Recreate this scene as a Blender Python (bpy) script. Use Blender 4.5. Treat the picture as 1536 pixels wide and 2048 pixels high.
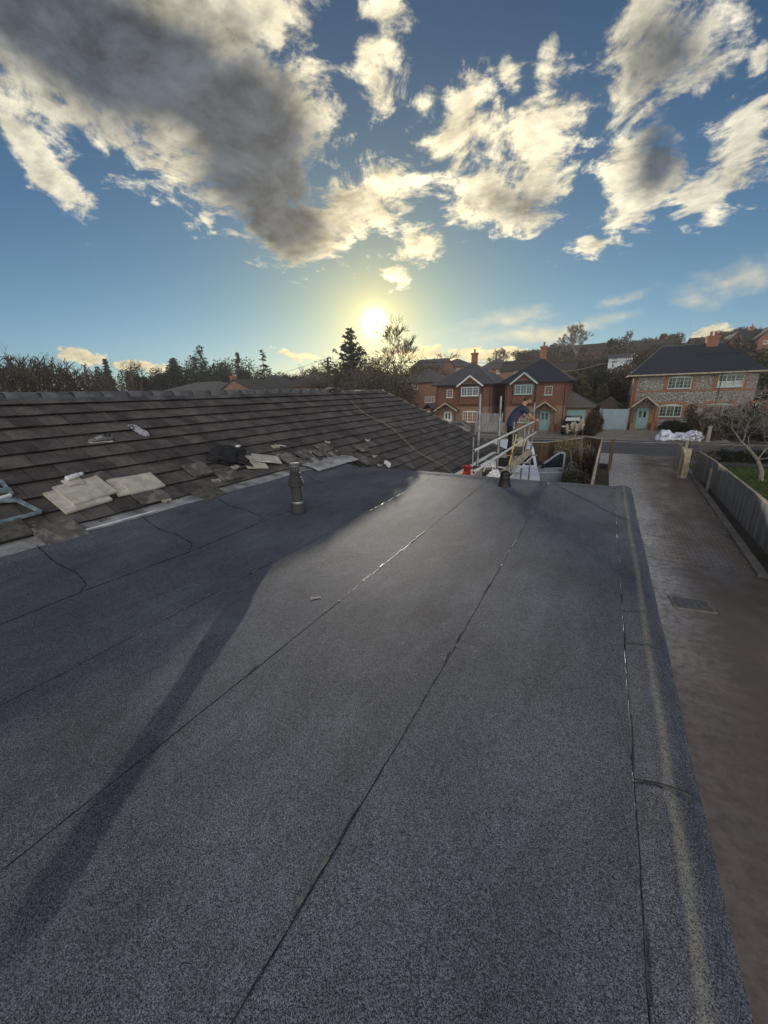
import bpy, bmesh, math, random
import numpy as np
from mathutils import Vector, Matrix, Euler
for o in list(bpy.data.objects): bpy.data.objects.remove(o)
S = bpy.context.scene; COL = S.collection
# ------------------------------------------------------------ camera (13 mm equivalent phone lens on the flat roof)
def _axes(vpx=1215., y0=785., sl=-0.03, F=768.):
    a=np.array([-1., -(y0-sl*768-1024)/F, -1.]); b=np.array([1., -(y0+sl*768-1024)/F, -1.])
    up=np.cross(b,a); up/=np.linalg.norm(up)
    if up[1]<0: up=-up
    v=np.array([(vpx-768)/F, -(y0+sl*(vpx-768)-1024)/F, -1.]); v/=np.linalg.norm(v)
    return np.array([np.cross(v,up),v,up])
RW=_axes(); EYE=np.array([0,0,4.5])
cd=bpy.data.cameras.new("camera"); cam=bpy.data.objects.new("camera",cd); COL.objects.link(cam)
cd.sensor_fit='VERTICAL'; cd.sensor_height=34.667; cd.lens=13.0; cd.clip_start=0.05; cd.clip_end=3000
cam.matrix_world=Matrix.Translation(EYE)@Matrix(RW.tolist()).to_4x4()
S.camera=cam
S.render.resolution_x=768; S.render.resolution_y=1024
def ray(px,py): return RW@np.array([(px-768)/768.,-(py-1024)/768.,-1.])
def P(px,py,Y):
    d=ray(px,py); return Vector((EYE+d*(Y/d[1])).tolist())
def G(px,py,z=0.):
    d=ray(px,py); return Vector((EYE+d*((z-4.5)/d[2])).tolist())
# ------------------------------------------------------------ sky
SUN_AZ=math.radians(-29.95); SUN_EL=math.radians(8.95)
SD=(math.sin(SUN_AZ)*math.cos(SUN_EL), math.cos(SUN_AZ)*math.cos(SUN_EL), math.sin(SUN_EL))
S.view_settings.view_transform='Standard'; S.view_settings.look='None'; S.view_settings.gamma=1
S.view_settings.exposure=EXPO=0.35
W=bpy.data.worlds.new("World"); S.world=W; W.use_nodes=True
nt=W.node_tree; nt.nodes.clear()
class NB:
    def __init__(s,nt): s.nt=nt
    def n(s,t,**k):
        nd=s.nt.nodes.new(t)
        for a,b in k.items(): setattr(nd,a,b)
        return nd
    def put(s,sock,v):
        if hasattr(v,'is_output'): s.nt.links.new(v,sock)
        elif v is not None: sock.default_value=v
    def m(s,op,a,b=None,c=None,clamp=False):
        nd=s.n('ShaderNodeMath',operation=op,use_clamp=clamp); s.put(nd.inputs[0],a); s.put(nd.inputs[1],b); s.put(nd.inputs[2],c); return nd.outputs[0]
    def v(s,op,a,b=None):
        nd=s.n('ShaderNodeVectorMath',operation=op); s.put(nd.inputs[0],a); s.put(nd.inputs[1],b)
        return nd.outputs['Value'] if op in('DOT_PRODUCT','LENGTH') else nd.outputs[0]
    def mix(s,f,a,b,mode='MIX'):
        nd=s.n('ShaderNodeMix',data_type='RGBA',blend_type=mode); s.put(nd.inputs[0],f); s.put(nd.inputs[6],a); s.put(nd.inputs[7],b); return nd.outputs[2]
    def noise(s,vec,scale,detail=4,rough=.5,lac=2.,dist=0.,out=0):
        nd=s.n('ShaderNodeTexNoise'); s.put(nd.inputs['Vector'],vec); nd.inputs['Scale'].default_value=scale; nd.inputs['Detail'].default_value=detail
        nd.inputs['Roughness'].default_value=rough; nd.inputs['Lacunarity'].default_value=lac; nd.inputs['Distortion'].default_value=dist; return nd.outputs[out]
    def ramp(s,f,stops,interp='LINEAR'):
        nd=s.n('ShaderNodeValToRGB'); cr=nd.color_ramp; cr.interpolation=interp
        while len(cr.elements)<len(stops): cr.elements.new(.5)
        for e,(p,c) in zip(cr.elements,stops):
            e.position=p; e.color=(c,c,c,1) if isinstance(c,(int,float)) else (*c,1)
        s.put(nd.inputs[0],f); return nd.outputs[0]
    def rng(s,x,a,b,c=0.,d=1.,smooth=True):
        nd=s.n('ShaderNodeMapRange'); nd.interpolation_type='SMOOTHSTEP' if smooth else 'LINEAR'
        s.put(nd.inputs[0],x); nd.inputs[1].default_value=a; nd.inputs[2].default_value=b; nd.inputs[3].default_value=c; nd.inputs[4].default_value=d; return nd.outputs[0]
    def comb(s,x,y,z=0.):
        nd=s.n('ShaderNodeCombineXYZ'); s.put(nd.inputs[0],x); s.put(nd.inputs[1],y); s.put(nd.inputs[2],z); return nd.outputs[0]
def build_sky():
    b=NB(nt); dirv=b.v('NORMALIZE',b.n('ShaderNodeTexCoord').outputs['Generated'])
    sky=b.n('ShaderNodeTexSky',sky_type='NISHITA',sun_disc=False); sky.sun_elevation=SUN_EL; sky.sun_rotation=SUN_AZ
    sky.air_density=1.0; sky.dust_density=SKY_DUST; sky.ozone_density=2.2; sky.altitude=50
    A=(-0.46984631,0.81379768,0.34202014);E1=(0.8660254,0.5,0);E2=(0.17101007,-0.29619813,0.93969262)
    a=b.v('DOT_PRODUCT',dirv,A); am=b.m('MAXIMUM',a,.05)
    s=b.m('DIVIDE',b.v('DOT_PRODUCT',dirv,E1),am); t=b.m('DIVIDE',b.v('DOT_PRODUCT',dirv,E2),am)
    front=b.rng(a,.08,.25); st=b.comb(s,t)
    sep=b.n('ShaderNodeSeparateXYZ'); nt.links.new(dirv,sep.inputs[0]); z=sep.outputs[2]
    # cloud-layer coordinates: flat layer seen in perspective
    zz=b.m('ADD',b.m('MAXIMUM',z,0.),.22); lay=b.comb(b.m('DIVIDE',sep.outputs[0],zz),b.m('DIVIDE',sep.outputs[1],zz))
    def field(L,p):
        f=None
        for (cx,cy,rx,ry,an,w) in L:
            mp=b.n('ShaderNodeMapping',vector_type='TEXTURE'); nt.links.new(p,mp.inputs[0])
            mp.inputs['Location'].default_value=(cx,cy,0); mp.inputs['Rotation'].default_value=(0,0,an); mp.inputs['Scale'].default_value=(rx,ry,1)
            g=b.m('MULTIPLY',b.m('SUBTRACT',1.,b.v('LENGTH',mp.outputs[0])),w)
            f=g if f is None else b.m('SMOOTH_MAX',f,g,.12)
        return f
    # domain warp so that the ellipses lose their outline
    wn=b.n('ShaderNodeTexNoise'); nt.links.new(st,wn.inputs['Vector']); wn.inputs['Scale'].default_value=7; wn.inputs['Detail'].default_value=4
    wv=b.v('MULTIPLY',b.v('SUBTRACT',wn.outputs['Color'],(.5,.5,.5)),(.10,.10,0)); pw=b.v('ADD',st,wv)
    f=field(BL_B,pw); dk=field(BL_D,pw)
    n1=b.noise(lay,4.6,10,.66,2.1,.5); n2=b.noise(b.v('ADD',lay,(9.,3.,1.)),11.,8,.62,2.1,.5)
    nn=b.m('ADD',b.m('MULTIPLY',b.m('SUBTRACT',n1,.5),3.3),b.m('MULTIPLY',b.m('SUBTRACT',n2,.5),2.2))
    d0=b.m('ADD',b.m('ADD',b.m('MULTIPLY',f,1.55),nn),-.10)
    dens=b.m('MULTIPLY',b.rng(d0,-.12,.62),front)
    fh=field(BL_H,pw); nh=b.noise(b.v('MULTIPLY',st,(1,1.8,1)),26,6,.6)
    dh=b.m('MULTIPLY',b.rng(b.m('ADD',fh,b.m('MULTIPLY',b.m('SUBTRACT',nh,.5),2.4)),-.05,.3),front)
    fc=field(BL_C,pw); ncn=b.noise(b.v('ADD',b.v('MULTIPLY',st,(5,14,1)),(3,1,0)),1.6,7,.62)
    dc=b.m('MULTIPLY',b.m('MULTIPLY',b.rng(b.m('ADD',b.m('MULTIPLY',fc,.7),b.m('SUBTRACT',ncn,.5)),-.12,.55),.75),front)
    # thickness: thin rims glow, thick cores are grey
    n3=b.noise(b.v('ADD',lay,(2.,7.,3.)),5.5,6,.6)
    n4=b.noise(b.v('ADD',b.v('MULTIPLY',lay,(1.0,2.2,1)),(5.,1.,8.)),13,5,.6)
    th=b.m('ADD',b.m('MULTIPLY',dk,1.3),b.m('ADD',b.m('MULTIPLY',b.m('SUBTRACT',n3,.5),1.3),b.m('MULTIPLY',b.m('SUBTRACT',d0,.6),.18)))
    th=b.rng(th,-.45,.80)
    zs=SD[2]+.22; tos=b.v('SUBTRACT',(SD[0]/zs,SD[1]/zs,0.),lay); tos=b.v('NORMALIZE',tos); lay2=b.v('ADD',lay,b.v('MULTIPLY',tos,(.055,.055,0)))
    n1b=b.noise(lay2,4.6,6,.6,2.1,.5); n1c=b.noise(lay,4.6,6,.6,2.1,.5); n5=b.noise(b.v('ADD',lay2,(9.,3.,1.)),11.,5,.62,2.1,.5); n6=b.noise(b.v('ADD',lay,(9.,3.,1.)),11.,5,.62,2.1,.5)
    rel=b.m('ADD',b.m('MULTIPLY',b.m('SUBTRACT',n1c,n1b),3.2),b.m('MULTIPLY',b.m('SUBTRACT',n6,n5),1.3))
    relief=b.m('MAXIMUM',b.m('MINIMUM',b.m('ADD',b.m('MULTIPLY',rel,RELIEF),1.),1.45),.45)
    cosun=b.v('DOT_PRODUCT',dirv,SD); near=b.m('POWER',b.m('MAXIMUM',cosun,0.),5.)
    K=1./(.1*2**EXPO)
    bright=b.mix(near,(.62*K,.61*K,.53*K,1),(1.15*K,1.0*K,.66*K,1))
    dark=b.mix(near,(.075*K,.10*K,.135*K,1),(.115*K,.125*K,.135*K,1))
    mid=b.mix(b.rng(b.m('ADD',b.m('MULTIPLY',d0,.5),b.m('MULTIPLY',b.m('SUBTRACT',n4,.5),1.)),.25,1.0),bright,b.mix(.45,bright,dark))
    cc=b.mix(th,mid,dark); cc=b.mix(1.,cc,b.comb(relief,relief,relief),'MULTIPLY')
    hcol=b.mix(near,(.52*K,.50*K,.40*K,1),(1.0*K,.82*K,.42*K,1))
    hcol=b.mix(1.,hcol,b.comb(*[b.m('ADD',b.m('MULTIPLY',b.m('SUBTRACT',nh,.5),1.8),1.)]*3),'MULTIPLY')
    # clear sky graded a little towards the deep polarised blue overhead
    skc=b.mix(1.,sky.outputs[0],b.ramp(z,[(0.,SKY_LO),(.2,SKY_MID),(.62,SKY_HI)]),'MULTIPLY')
    ang0=b.m('ARCCOSINE',b.m('MINIMUM',cosun,1.)); skc=b.mix(b.m('EXPONENT',b.m('MULTIPLY',b.m('DIVIDE',ang0,.26),-1.)),skc,b.mix(1.,skc,(1.5,1.0,.42,1),'MULTIPLY'))
    c=b.mix(dc,skc,b.mix(.5,bright,hcol)); c=b.mix(dh,c,hcol); c=b.mix(b.m('MULTIPLY',dens,.96),c,cc)
    # aureole of the sun itself
    ang=b.m('ARCCOSINE',b.m('MINIMUM',cosun,1.))
    g1=b.m('EXPONENT',b.m('MULTIPLY',b.m('POWER',b.m('DIVIDE',ang,.023),2.),-1.))
    g2=b.m('EXPONENT',b.m('MULTIPLY',b.m('DIVIDE',ang,.055),-1.)); g3=b.m('EXPONENT',b.m('MULTIPLY',b.m('DIVIDE',ang,.20),-1.))
    def sc(f,c): 
        nd=b.n('ShaderNodeVectorMath',operation='SCALE'); nd.inputs[0].default_value=tuple(x*K for x in c); nt.links.new(f,nd.inputs['Scale']); return nd.outputs[0]
    tot=b.v('ADD',b.v('ADD',c,sc(g1,(3.2,2.8,1.9))),b.v('ADD',sc(g2,(1.0,.70,.26)),sc(g3,(.22,.15,.05))))
    # behind the camera: unseen bright cloud added as fill for camera-facing surfaces
    nb=b.noise(dirv,2.2,6,.6); back=b.m('MULTIPLY',b.rng(a,-.05,-.55,0.,1.),b.rng(nb,.30,.55)); back=b.m('MULTIPLY',back,b.rng(z,-.02,.06))
    tot=b.mix(back,tot,(BACK_FILL*1.0*K,BACK_FILL*.93*K,BACK_FILL*.84*K,1))
    bg=b.n('ShaderNodeBackground'); nt.links.new(tot,bg.inputs[0]); bg.inputs[1].default_value=.1
    out=b.n('ShaderNodeOutputWorld'); nt.links.new(bg.outputs[0],out.inputs[0])
BACK_FILL=2.15; RELIEF=.75; SKY_DUST=.15; SKY_LO=(.44,.62,.95); SKY_MID=(.36,.56,.70); SKY_HI=(.21,.36,.50)
BL_B=[(-.62,.30,.30,.16,-.5,1.1),(-0.368,0.225,0.277,0.157,-0.591,1.25),(-0.204,0.117,0.168,0.157,-0.829,1.20),(-0.179,-0.005,0.170,0.076,-0.195,0.90),(-0.021,0.033,0.131,0.068,0.116,0.80),(-0.212,0.272,0.155,0.065,-0.013,1.00),(-0.619,0.110,0.117,0.048,-1.209,0.75),(-0.593,0.052,0.059,0.028,-0.664,0.60),(0.098,-0.045,0.065,0.038,-0.022,0.65),(0.061,-0.109,0.029,0.029,-0.024,0.50),(0.024,0.202,0.052,0.067,0.127,0.60),(0.038,0.271,0.041,0.031,-0.013,0.38),(0.175,0.144,0.088,0.073,-0.017,0.72),(0.318,0.086,0.106,0.099,-0.265,0.75),(0.255,0.019,0.120,0.061,-0.087,0.85),(0.256,0.210,0.025,0.030,-0.015,0.42),(0.334,0.197,0.023,0.040,-0.015,0.38),(0.490,0.230,0.108,0.107,0.080,1.00),(0.577,0.228,0.071,0.064,-0.221,0.65),(0.539,0.045,0.089,0.083,-0.317,1.00),(0.497,-0.045,0.062,0.032,0.127,0.65),(0.735,0.093,0.094,0.092,-0.018,0.85),(0.680,0.015,0.084,0.052,0.205,0.70),(0.686,0.218,0.027,0.024,-0.015,0.50),]
BL_D=[(-.47,.26,.26,.12,-.5,1.0),(-0.349,0.208,0.235,0.110,-0.634,1.00),(-0.215,0.089,0.20,0.15,-1.080,1.05),(-0.203,0.004,0.133,0.059,-0.021,0.90),(0.564,0.082,0.047,0.075,0.458,0.90),(0.539,0.218,0.074,0.064,-0.123,0.45),(0.325,0.026,0.072,0.033,-0.020,0.30),]
BL_H=[(-0.726,-0.255,0.072,0.023,-0.117,0.90),(-0.576,-0.279,0.089,0.016,-0.118,0.90),(-0.201,-0.272,0.050,0.012,-0.028,0.60),(0.124,-0.267,0.088,0.017,-0.028,0.70),(0.299,-0.268,0.139,0.021,-0.028,0.90),(0.854,-0.242,0.078,0.020,-0.027,0.90),]
BL_C=[(0.843,-0.132,0.148,0.045,0.292,0.60),(0.413,-0.216,0.201,0.024,0.105,0.70),(0.568,-0.156,0.067,0.014,0.137,0.40),(0.300,-0.196,0.139,0.019,0.171,0.35),]
build_sky()
sl=bpy.data.lights.new("sun","SUN"); sl.energy=2.9; sl.angle=math.radians(.55); sl.color=(1,.89,.74)
so=bpy.data.objects.new("sun",sl); COL.objects.link(so); so.rotation_euler=Vector(SD).to_track_quat('Z','Y').to_euler()
# ------------------------------------------------------------ mesh helpers
V=Vector; PI=math.pi
ORG={}
def tag(o,label=None,cat=None,group=None,kind=None):
    if label: o['label']=label
    if cat: o['category']=cat
    if group: o['group']=group
    if kind: o['kind']=kind
    return o
def thing(name,loc,label,cat,group=None,rz=0.,local=False):
    o=bpy.data.objects.new(name,None); COL.objects.link(o); o.location=loc; o.rotation_euler=(0,0,rz); o.empty_display_size=.2
    ORG[o.name]=V((0,0,0)) if local else V(loc)
    return tag(o,label,cat,group)
def rot(axis,ang): return Matrix.Rotation(ang,3,axis)
class MB:
    def __init__(s): s.v=[];s.f=[];s.mi=[];s.cur=0
    def add(s,vs,fs):
        n=len(s.v); s.v.extend([tuple(p) for p in vs]); s.f.extend([tuple(i+n for i in f) for f in fs]); s.mi.extend([s.cur]*len(fs)); return s
    def box(s,x0,x1,y0,y1,z0,z1):
        return s.add([(x0,y0,z0),(x1,y0,z0),(x1,y1,z0),(x0,y1,z0),(x0,y0,z1),(x1,y0,z1),(x1,y1,z1),(x0,y1,z1)],[(0,3,2,1),(4,5,6,7),(0,1,5,4),(1,2,6,5),(2,3,7,6),(3,0,4,7)])
    def obox(s,c,size,R=None):
        R=R or Matrix.Identity(3); c=V(c); hx,hy,hz=[a/2 for a in size]
        vs=[c+R@V((sx*hx,sy*hy,sz*hz)) for sz in(-1,1) for sx,sy in((-1,-1),(1,-1),(1,1),(-1,1))]
        return s.add(vs,[(0,3,2,1),(4,5,6,7),(0,1,5,4),(1,2,6,5),(2,3,7,6),(3,0,4,7)])
    def beam(s,a,b,w,h,up=(0,0,1)):
        a=V(a);b=V(b);d=(b-a); L=d.length; d.normalize(); sx=d.cross(V(up)).normalized(); sz=sx.cross(d)
        R=Matrix((sx,d,sz)).transposed(); return s.obox((a+b)/2,(w,L,h),R)
    def tube(s,pts,rad,n=8,cap=True):
        pts=[V(p) for p in pts]; m=len(pts)
        if not hasattr(rad,'__len__'): rad=[rad]*m
        vs=[];fs=[]; prev=None
        for i,p in enumerate(pts):
            d=(pts[min(i+1,m-1)]-pts[max(i-1,0)]).normalized()
            if prev is None:
                u=d.cross(V((0,0,1))); 
                if u.length<.05: u=d.cross(V((1,0,0)))
                u.normalize()
            else: u=(prev-d*prev.dot(d)).normalized()
            prev=u; w=d.cross(u)
            for k in range(n):
                a=2*PI*k/n; vs.append(p+(u*math.cos(a)+w*math.sin(a))*rad[i])
        for i in range(m-1):
            for k in range(n): fs.append((i*n+k,i*n+(k+1)%n,(i+1)*n+(k+1)%n,(i+1)*n+k))
        if cap: fs.append(tuple(range(n))[::-1]); fs.append(tuple((m-1)*n+k for k in range(n)))
        return s.add(vs,fs)
    def lathe(s,c,prof,n=24,ax=None):
        c=V(c); R=ax or Matrix.Identity(3); vs=[];fs=[];m=len(prof)
        for r,z in prof:
            for k in range(n): a=2*PI*k/n; vs.append(c+R@V((r*math.cos(a),r*math.sin(a),z)))
        for i in range(m-1):
            for k in range(n): fs.append((i*n+k,i*n+(k+1)%n,(i+1)*n+(k+1)%n,(i+1)*n+k))
        fs.append(tuple(range(n))[::-1]); fs.append(tuple((m-1)*n+k for k in range(n)))
        return s.add(vs,fs)
    def prism(s,poly,d):   # poly: 3D points; extruded by vector d
        n=len(poly); d=V(d); vs=[V(p) for p in poly]+[V(p)+d for p in poly]
        return s.add(vs,[tuple(range(n))[::-1],tuple(range(n,2*n))]+[(i,(i+1)%n,(i+1)%n+n,i+n) for i in range(n)])
    def quad(s,*p): return s.add(p,[tuple(range(len(p)))])
    def build(s,name,mat,parent=None,smooth=False,label=None,bevel=0,cat=None,group=None,kind=None,recalc=True):
        me=bpy.data.meshes.new(name)
        o0=ORG.get(parent.name,V((0,0,0))) if parent else V((0,0,0))
        me.from_pydata([(p[0]-o0.x,p[1]-o0.y,p[2]-o0.z) for p in s.v],[],s.f)
        mats=mat if isinstance(mat,(list,tuple)) else [mat]
        for m in mats: me.materials.append(m)
        if len(mats)>1: me.polygons.foreach_set('material_index',s.mi)
        if recalc and len(s.f)<60000:
            bm=bmesh.new(); bm.from_mesh(me); bmesh.ops.recalc_face_normals(bm,faces=bm.faces)
            if bevel: bmesh.ops.bevel(bm,geom=[e for e in bm.edges if len(e.link_faces)==2 and e.calc_face_angle(0)>.5],offset=bevel,segments=2,affect='EDGES',clamp_overlap=True)
            bm.to_mesh(me); bm.free()
        if smooth: me.polygons.foreach_set('use_smooth',[True]*len(me.polygons))
        me.update(); o=bpy.data.objects.new(name,me); COL.objects.link(o)
        if parent: o.parent=parent; ORG[o.name]=o0
        return tag(o,label,cat,group,kind)
def npmesh(name,v,f,mat,parent=None,smooth=False):
    """fast: v (n,3) array, f (m,k) array"""
    me=bpy.data.meshes.new(name); o0=np.array(ORG.get(parent.name,V((0,0,0))) if parent else (0,0,0),float)
    v=np.asarray(v,np.float32)-o0.astype(np.float32); f=np.asarray(f,np.int32); k=f.shape[1]
    me.vertices.add(len(v)); me.vertices.foreach_set('co',v.ravel()); me.loops.add(f.size); me.loops.foreach_set('vertex_index',f.ravel())
    me.polygons.add(len(f)); me.polygons.foreach_set('loop_start',np.arange(0,f.size,k,dtype=np.int32)); me.polygons.foreach_set('loop_total',np.full(len(f),k,np.int32))
    me.materials.append(mat); me.update(calc_edges=True)
    if smooth: me.polygons.foreach_set('use_smooth',[True]*len(f))
    o=bpy.data.objects.new(name,me); COL.objects.link(o)
    if parent: o.parent=parent; ORG[o.name]=V(o0.tolist())
    return o
def copy_tree(o,parent=None):
    c=o.copy(); COL.objects.link(c)
    if parent: c.parent=parent
    for ch in o.children: copy_tree(ch,c)
    return c
# ------------------------------------------------------------ materials
def mat(name,base,rough=.7,var=.25,scale=3.,bump=0.,bscale=None,metal=0.,spec=.4,col2=None,island=0.,detail=6,coord='Object',stretch=(1,1,1),bdist=.01):
    m=bpy.data.materials.new(name); m.use_nodes=True; b=NB(m.node_tree); p=m.node_tree.nodes['Principled BSDF']
    tc=b.n('ShaderNodeTexCoord').outputs[coord] if coord!='World' else b.n('ShaderNodeNewGeometry').outputs['Position']
    vec=b.v('MULTIPLY',tc,stretch)
    n=b.noise(vec,scale,detail,.6)
    c2=col2 or tuple(min(1,x*(1+var)) for x in base); c1=tuple(x*(1-var) for x in base) if not col2 else base
    c=b.mix(b.rng(n,.3,.7),(*c1,1),(*c2,1))
    if island:
        r=b.n('ShaderNodeNewGeometry').outputs['Random Per Island']; v=b.m('ADD',b.m('MULTIPLY',b.m('SUBTRACT',r,.5),island*2),1.)
        c=b.mix(1.,c,b.comb(v,v,v),'MULTIPLY')
    b.put(p.inputs['Base Color'],c); p.inputs['Metallic'].default_value=metal; p.inputs['Specular IOR Level'].default_value=spec
    b.put(p.inputs['Roughness'],b.rng(n,.2,.8,max(.05,rough-.1),min(1,rough+.1)))
    if bump:
        nd=b.n('ShaderNodeBump'); nd.inputs['Strength'].default_value=bump; nd.inputs['Distance'].default_value=bdist
        b.put(nd.inputs['Height'],b.noise(vec,bscale or scale*8,5,.6)); b.put(p.inputs['Normal'],nd.outputs[0])
    return m
def nodemat(name):
    m=bpy.data.materials.new(name); m.use_nodes=True; return m,NB(m.node_tree),m.node_tree.nodes['Principled BSDF']
def wallcoord(b):
    g=b.n('ShaderNodeNewGeometry').outputs['Position']; s=b.n('ShaderNodeSeparateXYZ'); b.put(s.inputs[0],g)
    return b.comb(b.m('ADD',s.outputs[0],s.outputs[1]),s.outputs[2],0.)
def bump(b,p,h,st=.5,dist=.01):
    nd=b.n('ShaderNodeBump'); nd.inputs['Strength'].default_value=st; nd.inputs['Distance'].default_value=dist; b.put(nd.inputs['Height'],h); b.put(p.inputs['Normal'],nd.outputs[0])
def brickmat(name,c1,c2,mortar,bw=.225,bh=.075,ms=.01,off=.5,vec=None,rough=.85,blot=.35,st=.5,msm=.1,scale_noise=1.2):
    m,b,p=nodemat(name); w=vec(b) if vec else wallcoord(b)
    t=b.n('ShaderNodeTexBrick'); b.put(t.inputs['Vector'],w); t.offset=off
    for k,v in (('Color1',(*c1,1)),('Color2',(*c2,1)),('Mortar',(*mortar,1)),('Scale',1.),('Mortar Size',ms),('Mortar Smooth',msm),('Brick Width',bw),('Row Height',bh)): t.inputs[k].default_value=v
    n=b.noise(w,scale_noise,6,.65); n2=b.noise(w,14,3,.6); v=b.m('ADD',b.m('ADD',b.m('MULTIPLY',b.m('SUBTRACT',n,.5),blot*2),b.m('MULTIPLY',b.m('SUBTRACT',n2,.5),.5)),1.)
    b.put(p.inputs['Base Color'],b.mix(1.,t.outputs[0],b.comb(v,v,v),'MULTIPLY')); p.inputs['Roughness'].default_value=rough
    bump(b,p,b.m('SUBTRACT',b.m('MULTIPLY',n2,.3),t.outputs['Fac']),st,.008); return m
M={}
def mk_mats():
    # torch-on mineral felt: dark bitumen with pale slate granules
    m,b,p=nodemat('mineral_felt'); g=b.n('ShaderNodeNewGeometry').outputs['Position']
    gn=b.n('ShaderNodeTexVoronoi'); b.put(gn.inputs['Vector'],g); gn.inputs['Scale'].default_value=400
    gs=b.n('ShaderNodeSeparateColor'); b.put(gs.inputs[0],gn.outputs['Color'])
    n1=b.noise(g,330,2,.7); n2=b.noise(g,1.1,5,.6); n3=b.noise(b.v('MULTIPLY',g,(1,.35,1)),5.,5,.65); n4=b.noise(g,26,3,.6)
    n8=b.noise(g,520,1,.6); f=b.m('POWER',b.rng(b.m('ADD',b.m('MULTIPLY',gs.outputs[0],.60),b.m('MULTIPLY',n8,.7)),.35,1.05,0.,1.,False),1.6)
    c=b.mix(f,(.008,.012,.022,1),(.29,.32,.395,1))
    n7=b.noise(b.v('MULTIPLY',b.v('ADD',g,(3.,7.,0.)),(2.2,.5,1)),3.2,7,.7); v=b.m('ADD',b.m('ADD',b.m('MULTIPLY',b.m('SUBTRACT',n2,.5),1.25),b.m('ADD',b.m('MULTIPLY',b.m('SUBTRACT',n3,.5),.8),b.m('MULTIPLY',b.m('SUBTRACT',n7,.5),.55))),b.m('ADD',b.m('MULTIPLY',b.m('SUBTRACT',n4,.5),.5),1.))
    c=b.mix(1.,c,b.comb(v,v,v),'MULTIPLY'); b.put(p.inputs['Base Color'],c); p.inputs['Roughness'].default_value=.75; p.inputs['Specular IOR Level'].default_value=.3
    sp_=b.n('ShaderNodeSeparateXYZ'); b.put(sp_.inputs[0],g); wx_=b.m('ADD',sp_.outputs[0],b.m('MULTIPLY',b.m('SUBTRACT',n3,.5),.05))
    band=b.m('MULTIPLY',b.m('MULTIPLY',b.rng(wx_,.395,.418),b.rng(wx_,.455,.425)),.6); band=b.m('MULTIPLY',band,b.rng(b.m('ADD',b.m('MULTIPLY',gs.outputs[2],.6),b.m('MULTIPLY',n4,.7)),.45,.8))
    band=b.m('MULTIPLY',band,b.rng(sp_.outputs[0],.55,.54)); c=b.mix(band,c,(.42,.38,.28,1)); b.put(p.inputs['Base Color'],c)
    bump(b,p,b.m('ADD',gs.outputs[1],b.m('ADD',n1,b.m('MULTIPLY',n4,1.5))),.55,.0022)
    bn=p.inputs['Normal'].links[0].from_node; b2=b.n('ShaderNodeBump'); b2.inputs['Strength'].default_value=1.; b2.inputs['Distance'].default_value=.012
    rip=b.noise(b.v('MULTIPLY',g,(1.6,.9,1)),2.4,4,.5,dist=.6); b.put(b2.inputs['Height'],rip); b.put(bn.inputs['Normal'],b2.outputs[0]); M['felt']=m
    # kerb strip where granules are worn pale along the fold
    M['felt_worn']=mat('worn_felt',(.10,.10,.09),.7,.9,170,.7,260,col2=(.46,.43,.33),coord='World',bdist=.003)
    M['bitumen']=mat('bitumen',(.008,.008,.010),.28,.3,8,.5,40,spec=.6,coord='World')
    M['bleed']=mat('bitumen_bleed',(.10,.10,.10),.3,.6,14,.5,40,spec=.9,coord='World')
    def tilemat(name,k=1.,wh=.70):
        m,b,p=nodemat(name); g=b.n('ShaderNodeNewGeometry').outputs['Position']; r=b.n('ShaderNodeNewGeometry').outputs['Random Per Island']
        n=b.noise(g,3.2,7,.7); n2=b.noise(g,70,4,.65); c=b.mix(b.rng(n,.3,.7),(.055*k,.050*k,.050*k,1),(.145*k,.132*k,.128*k,1))
        v=b.m('ADD',b.m('ADD',b.m('MULTIPLY',r,.55),.62),b.m('MULTIPLY',b.m('SUBTRACT',n2,.5),1.2)); c=b.mix(1.,c,b.comb(v,v,v),'MULTIPLY')
        w1=b.noise(g,7.5,5,.62); w2=b.m('ADD',w1,b.m('MULTIPLY',b.m('SUBTRACT',r,.5),.14)); c=b.mix(b.m('MULTIPLY',b.rng(w2,wh,wh+.05),.75),c,(.24,.235,.22,1))
        m2=b.noise(b.v('ADD',g,(5.,2.,1.)),2.2,5,.6); c=b.mix(b.m('MULTIPLY',b.rng(m2,.58,.72),.4),c,(.035,.045,.022,1))
        b.put(p.inputs['Base Color'],c); p.inputs['Roughness'].default_value=.82; p.inputs['Specular IOR Level'].default_value=.35; bump(b,p,b.m('ADD',n2,b.m('MULTIPLY',n,.6)),.6,.006); return m
    M['tile']=tilemat('concrete_tile'); M['tile_loose']=tilemat('loose_concrete_tile',1.15,.57); M['tile_edge']=mat('shadow_black_tile_edge',(.008,.007,.006),.95,.4,9,.5,60,coord='World')  # near-black tail faces paint in the shadow line under each course
    M['tile_lichen']=mat('mossy_tile',(.045,.045,.038),.9,.5,16,.8,60,col2=(.13,.125,.11),coord='World',bdist=.008)
    M['ridge']=mat('ridge_tile',(.085,.095,.11),.75,.35,5,.4,70,island=.22,coord='World')
    M['lead']=mat('lead_flashing',(.13,.135,.15),.5,.5,3.5,.5,14,metal=.0,spec=.6,col2=(.48,.49,.50),coord='World')
    M['mortar']=mat('old_mortar',(.38,.35,.30),.9,.35,9,.8,40,coord='World')
    M['slab']=mat('pale_slab',(.40,.375,.33),.85,.3,9,.6,60,coord='World',col2=(.62,.59,.52))
    M['plastic_dk']=mat('grey_upvc',(.040,.040,.044),.72,.15,6,coord='World')
    M['black']=mat('black_rubber',(.012,.012,.013),.5,.3,6,coord='World')
    M['galv']=mat('galvanised_steel',(.36,.37,.38),.42,.35,9,.2,60,metal=.75,coord='World')
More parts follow.
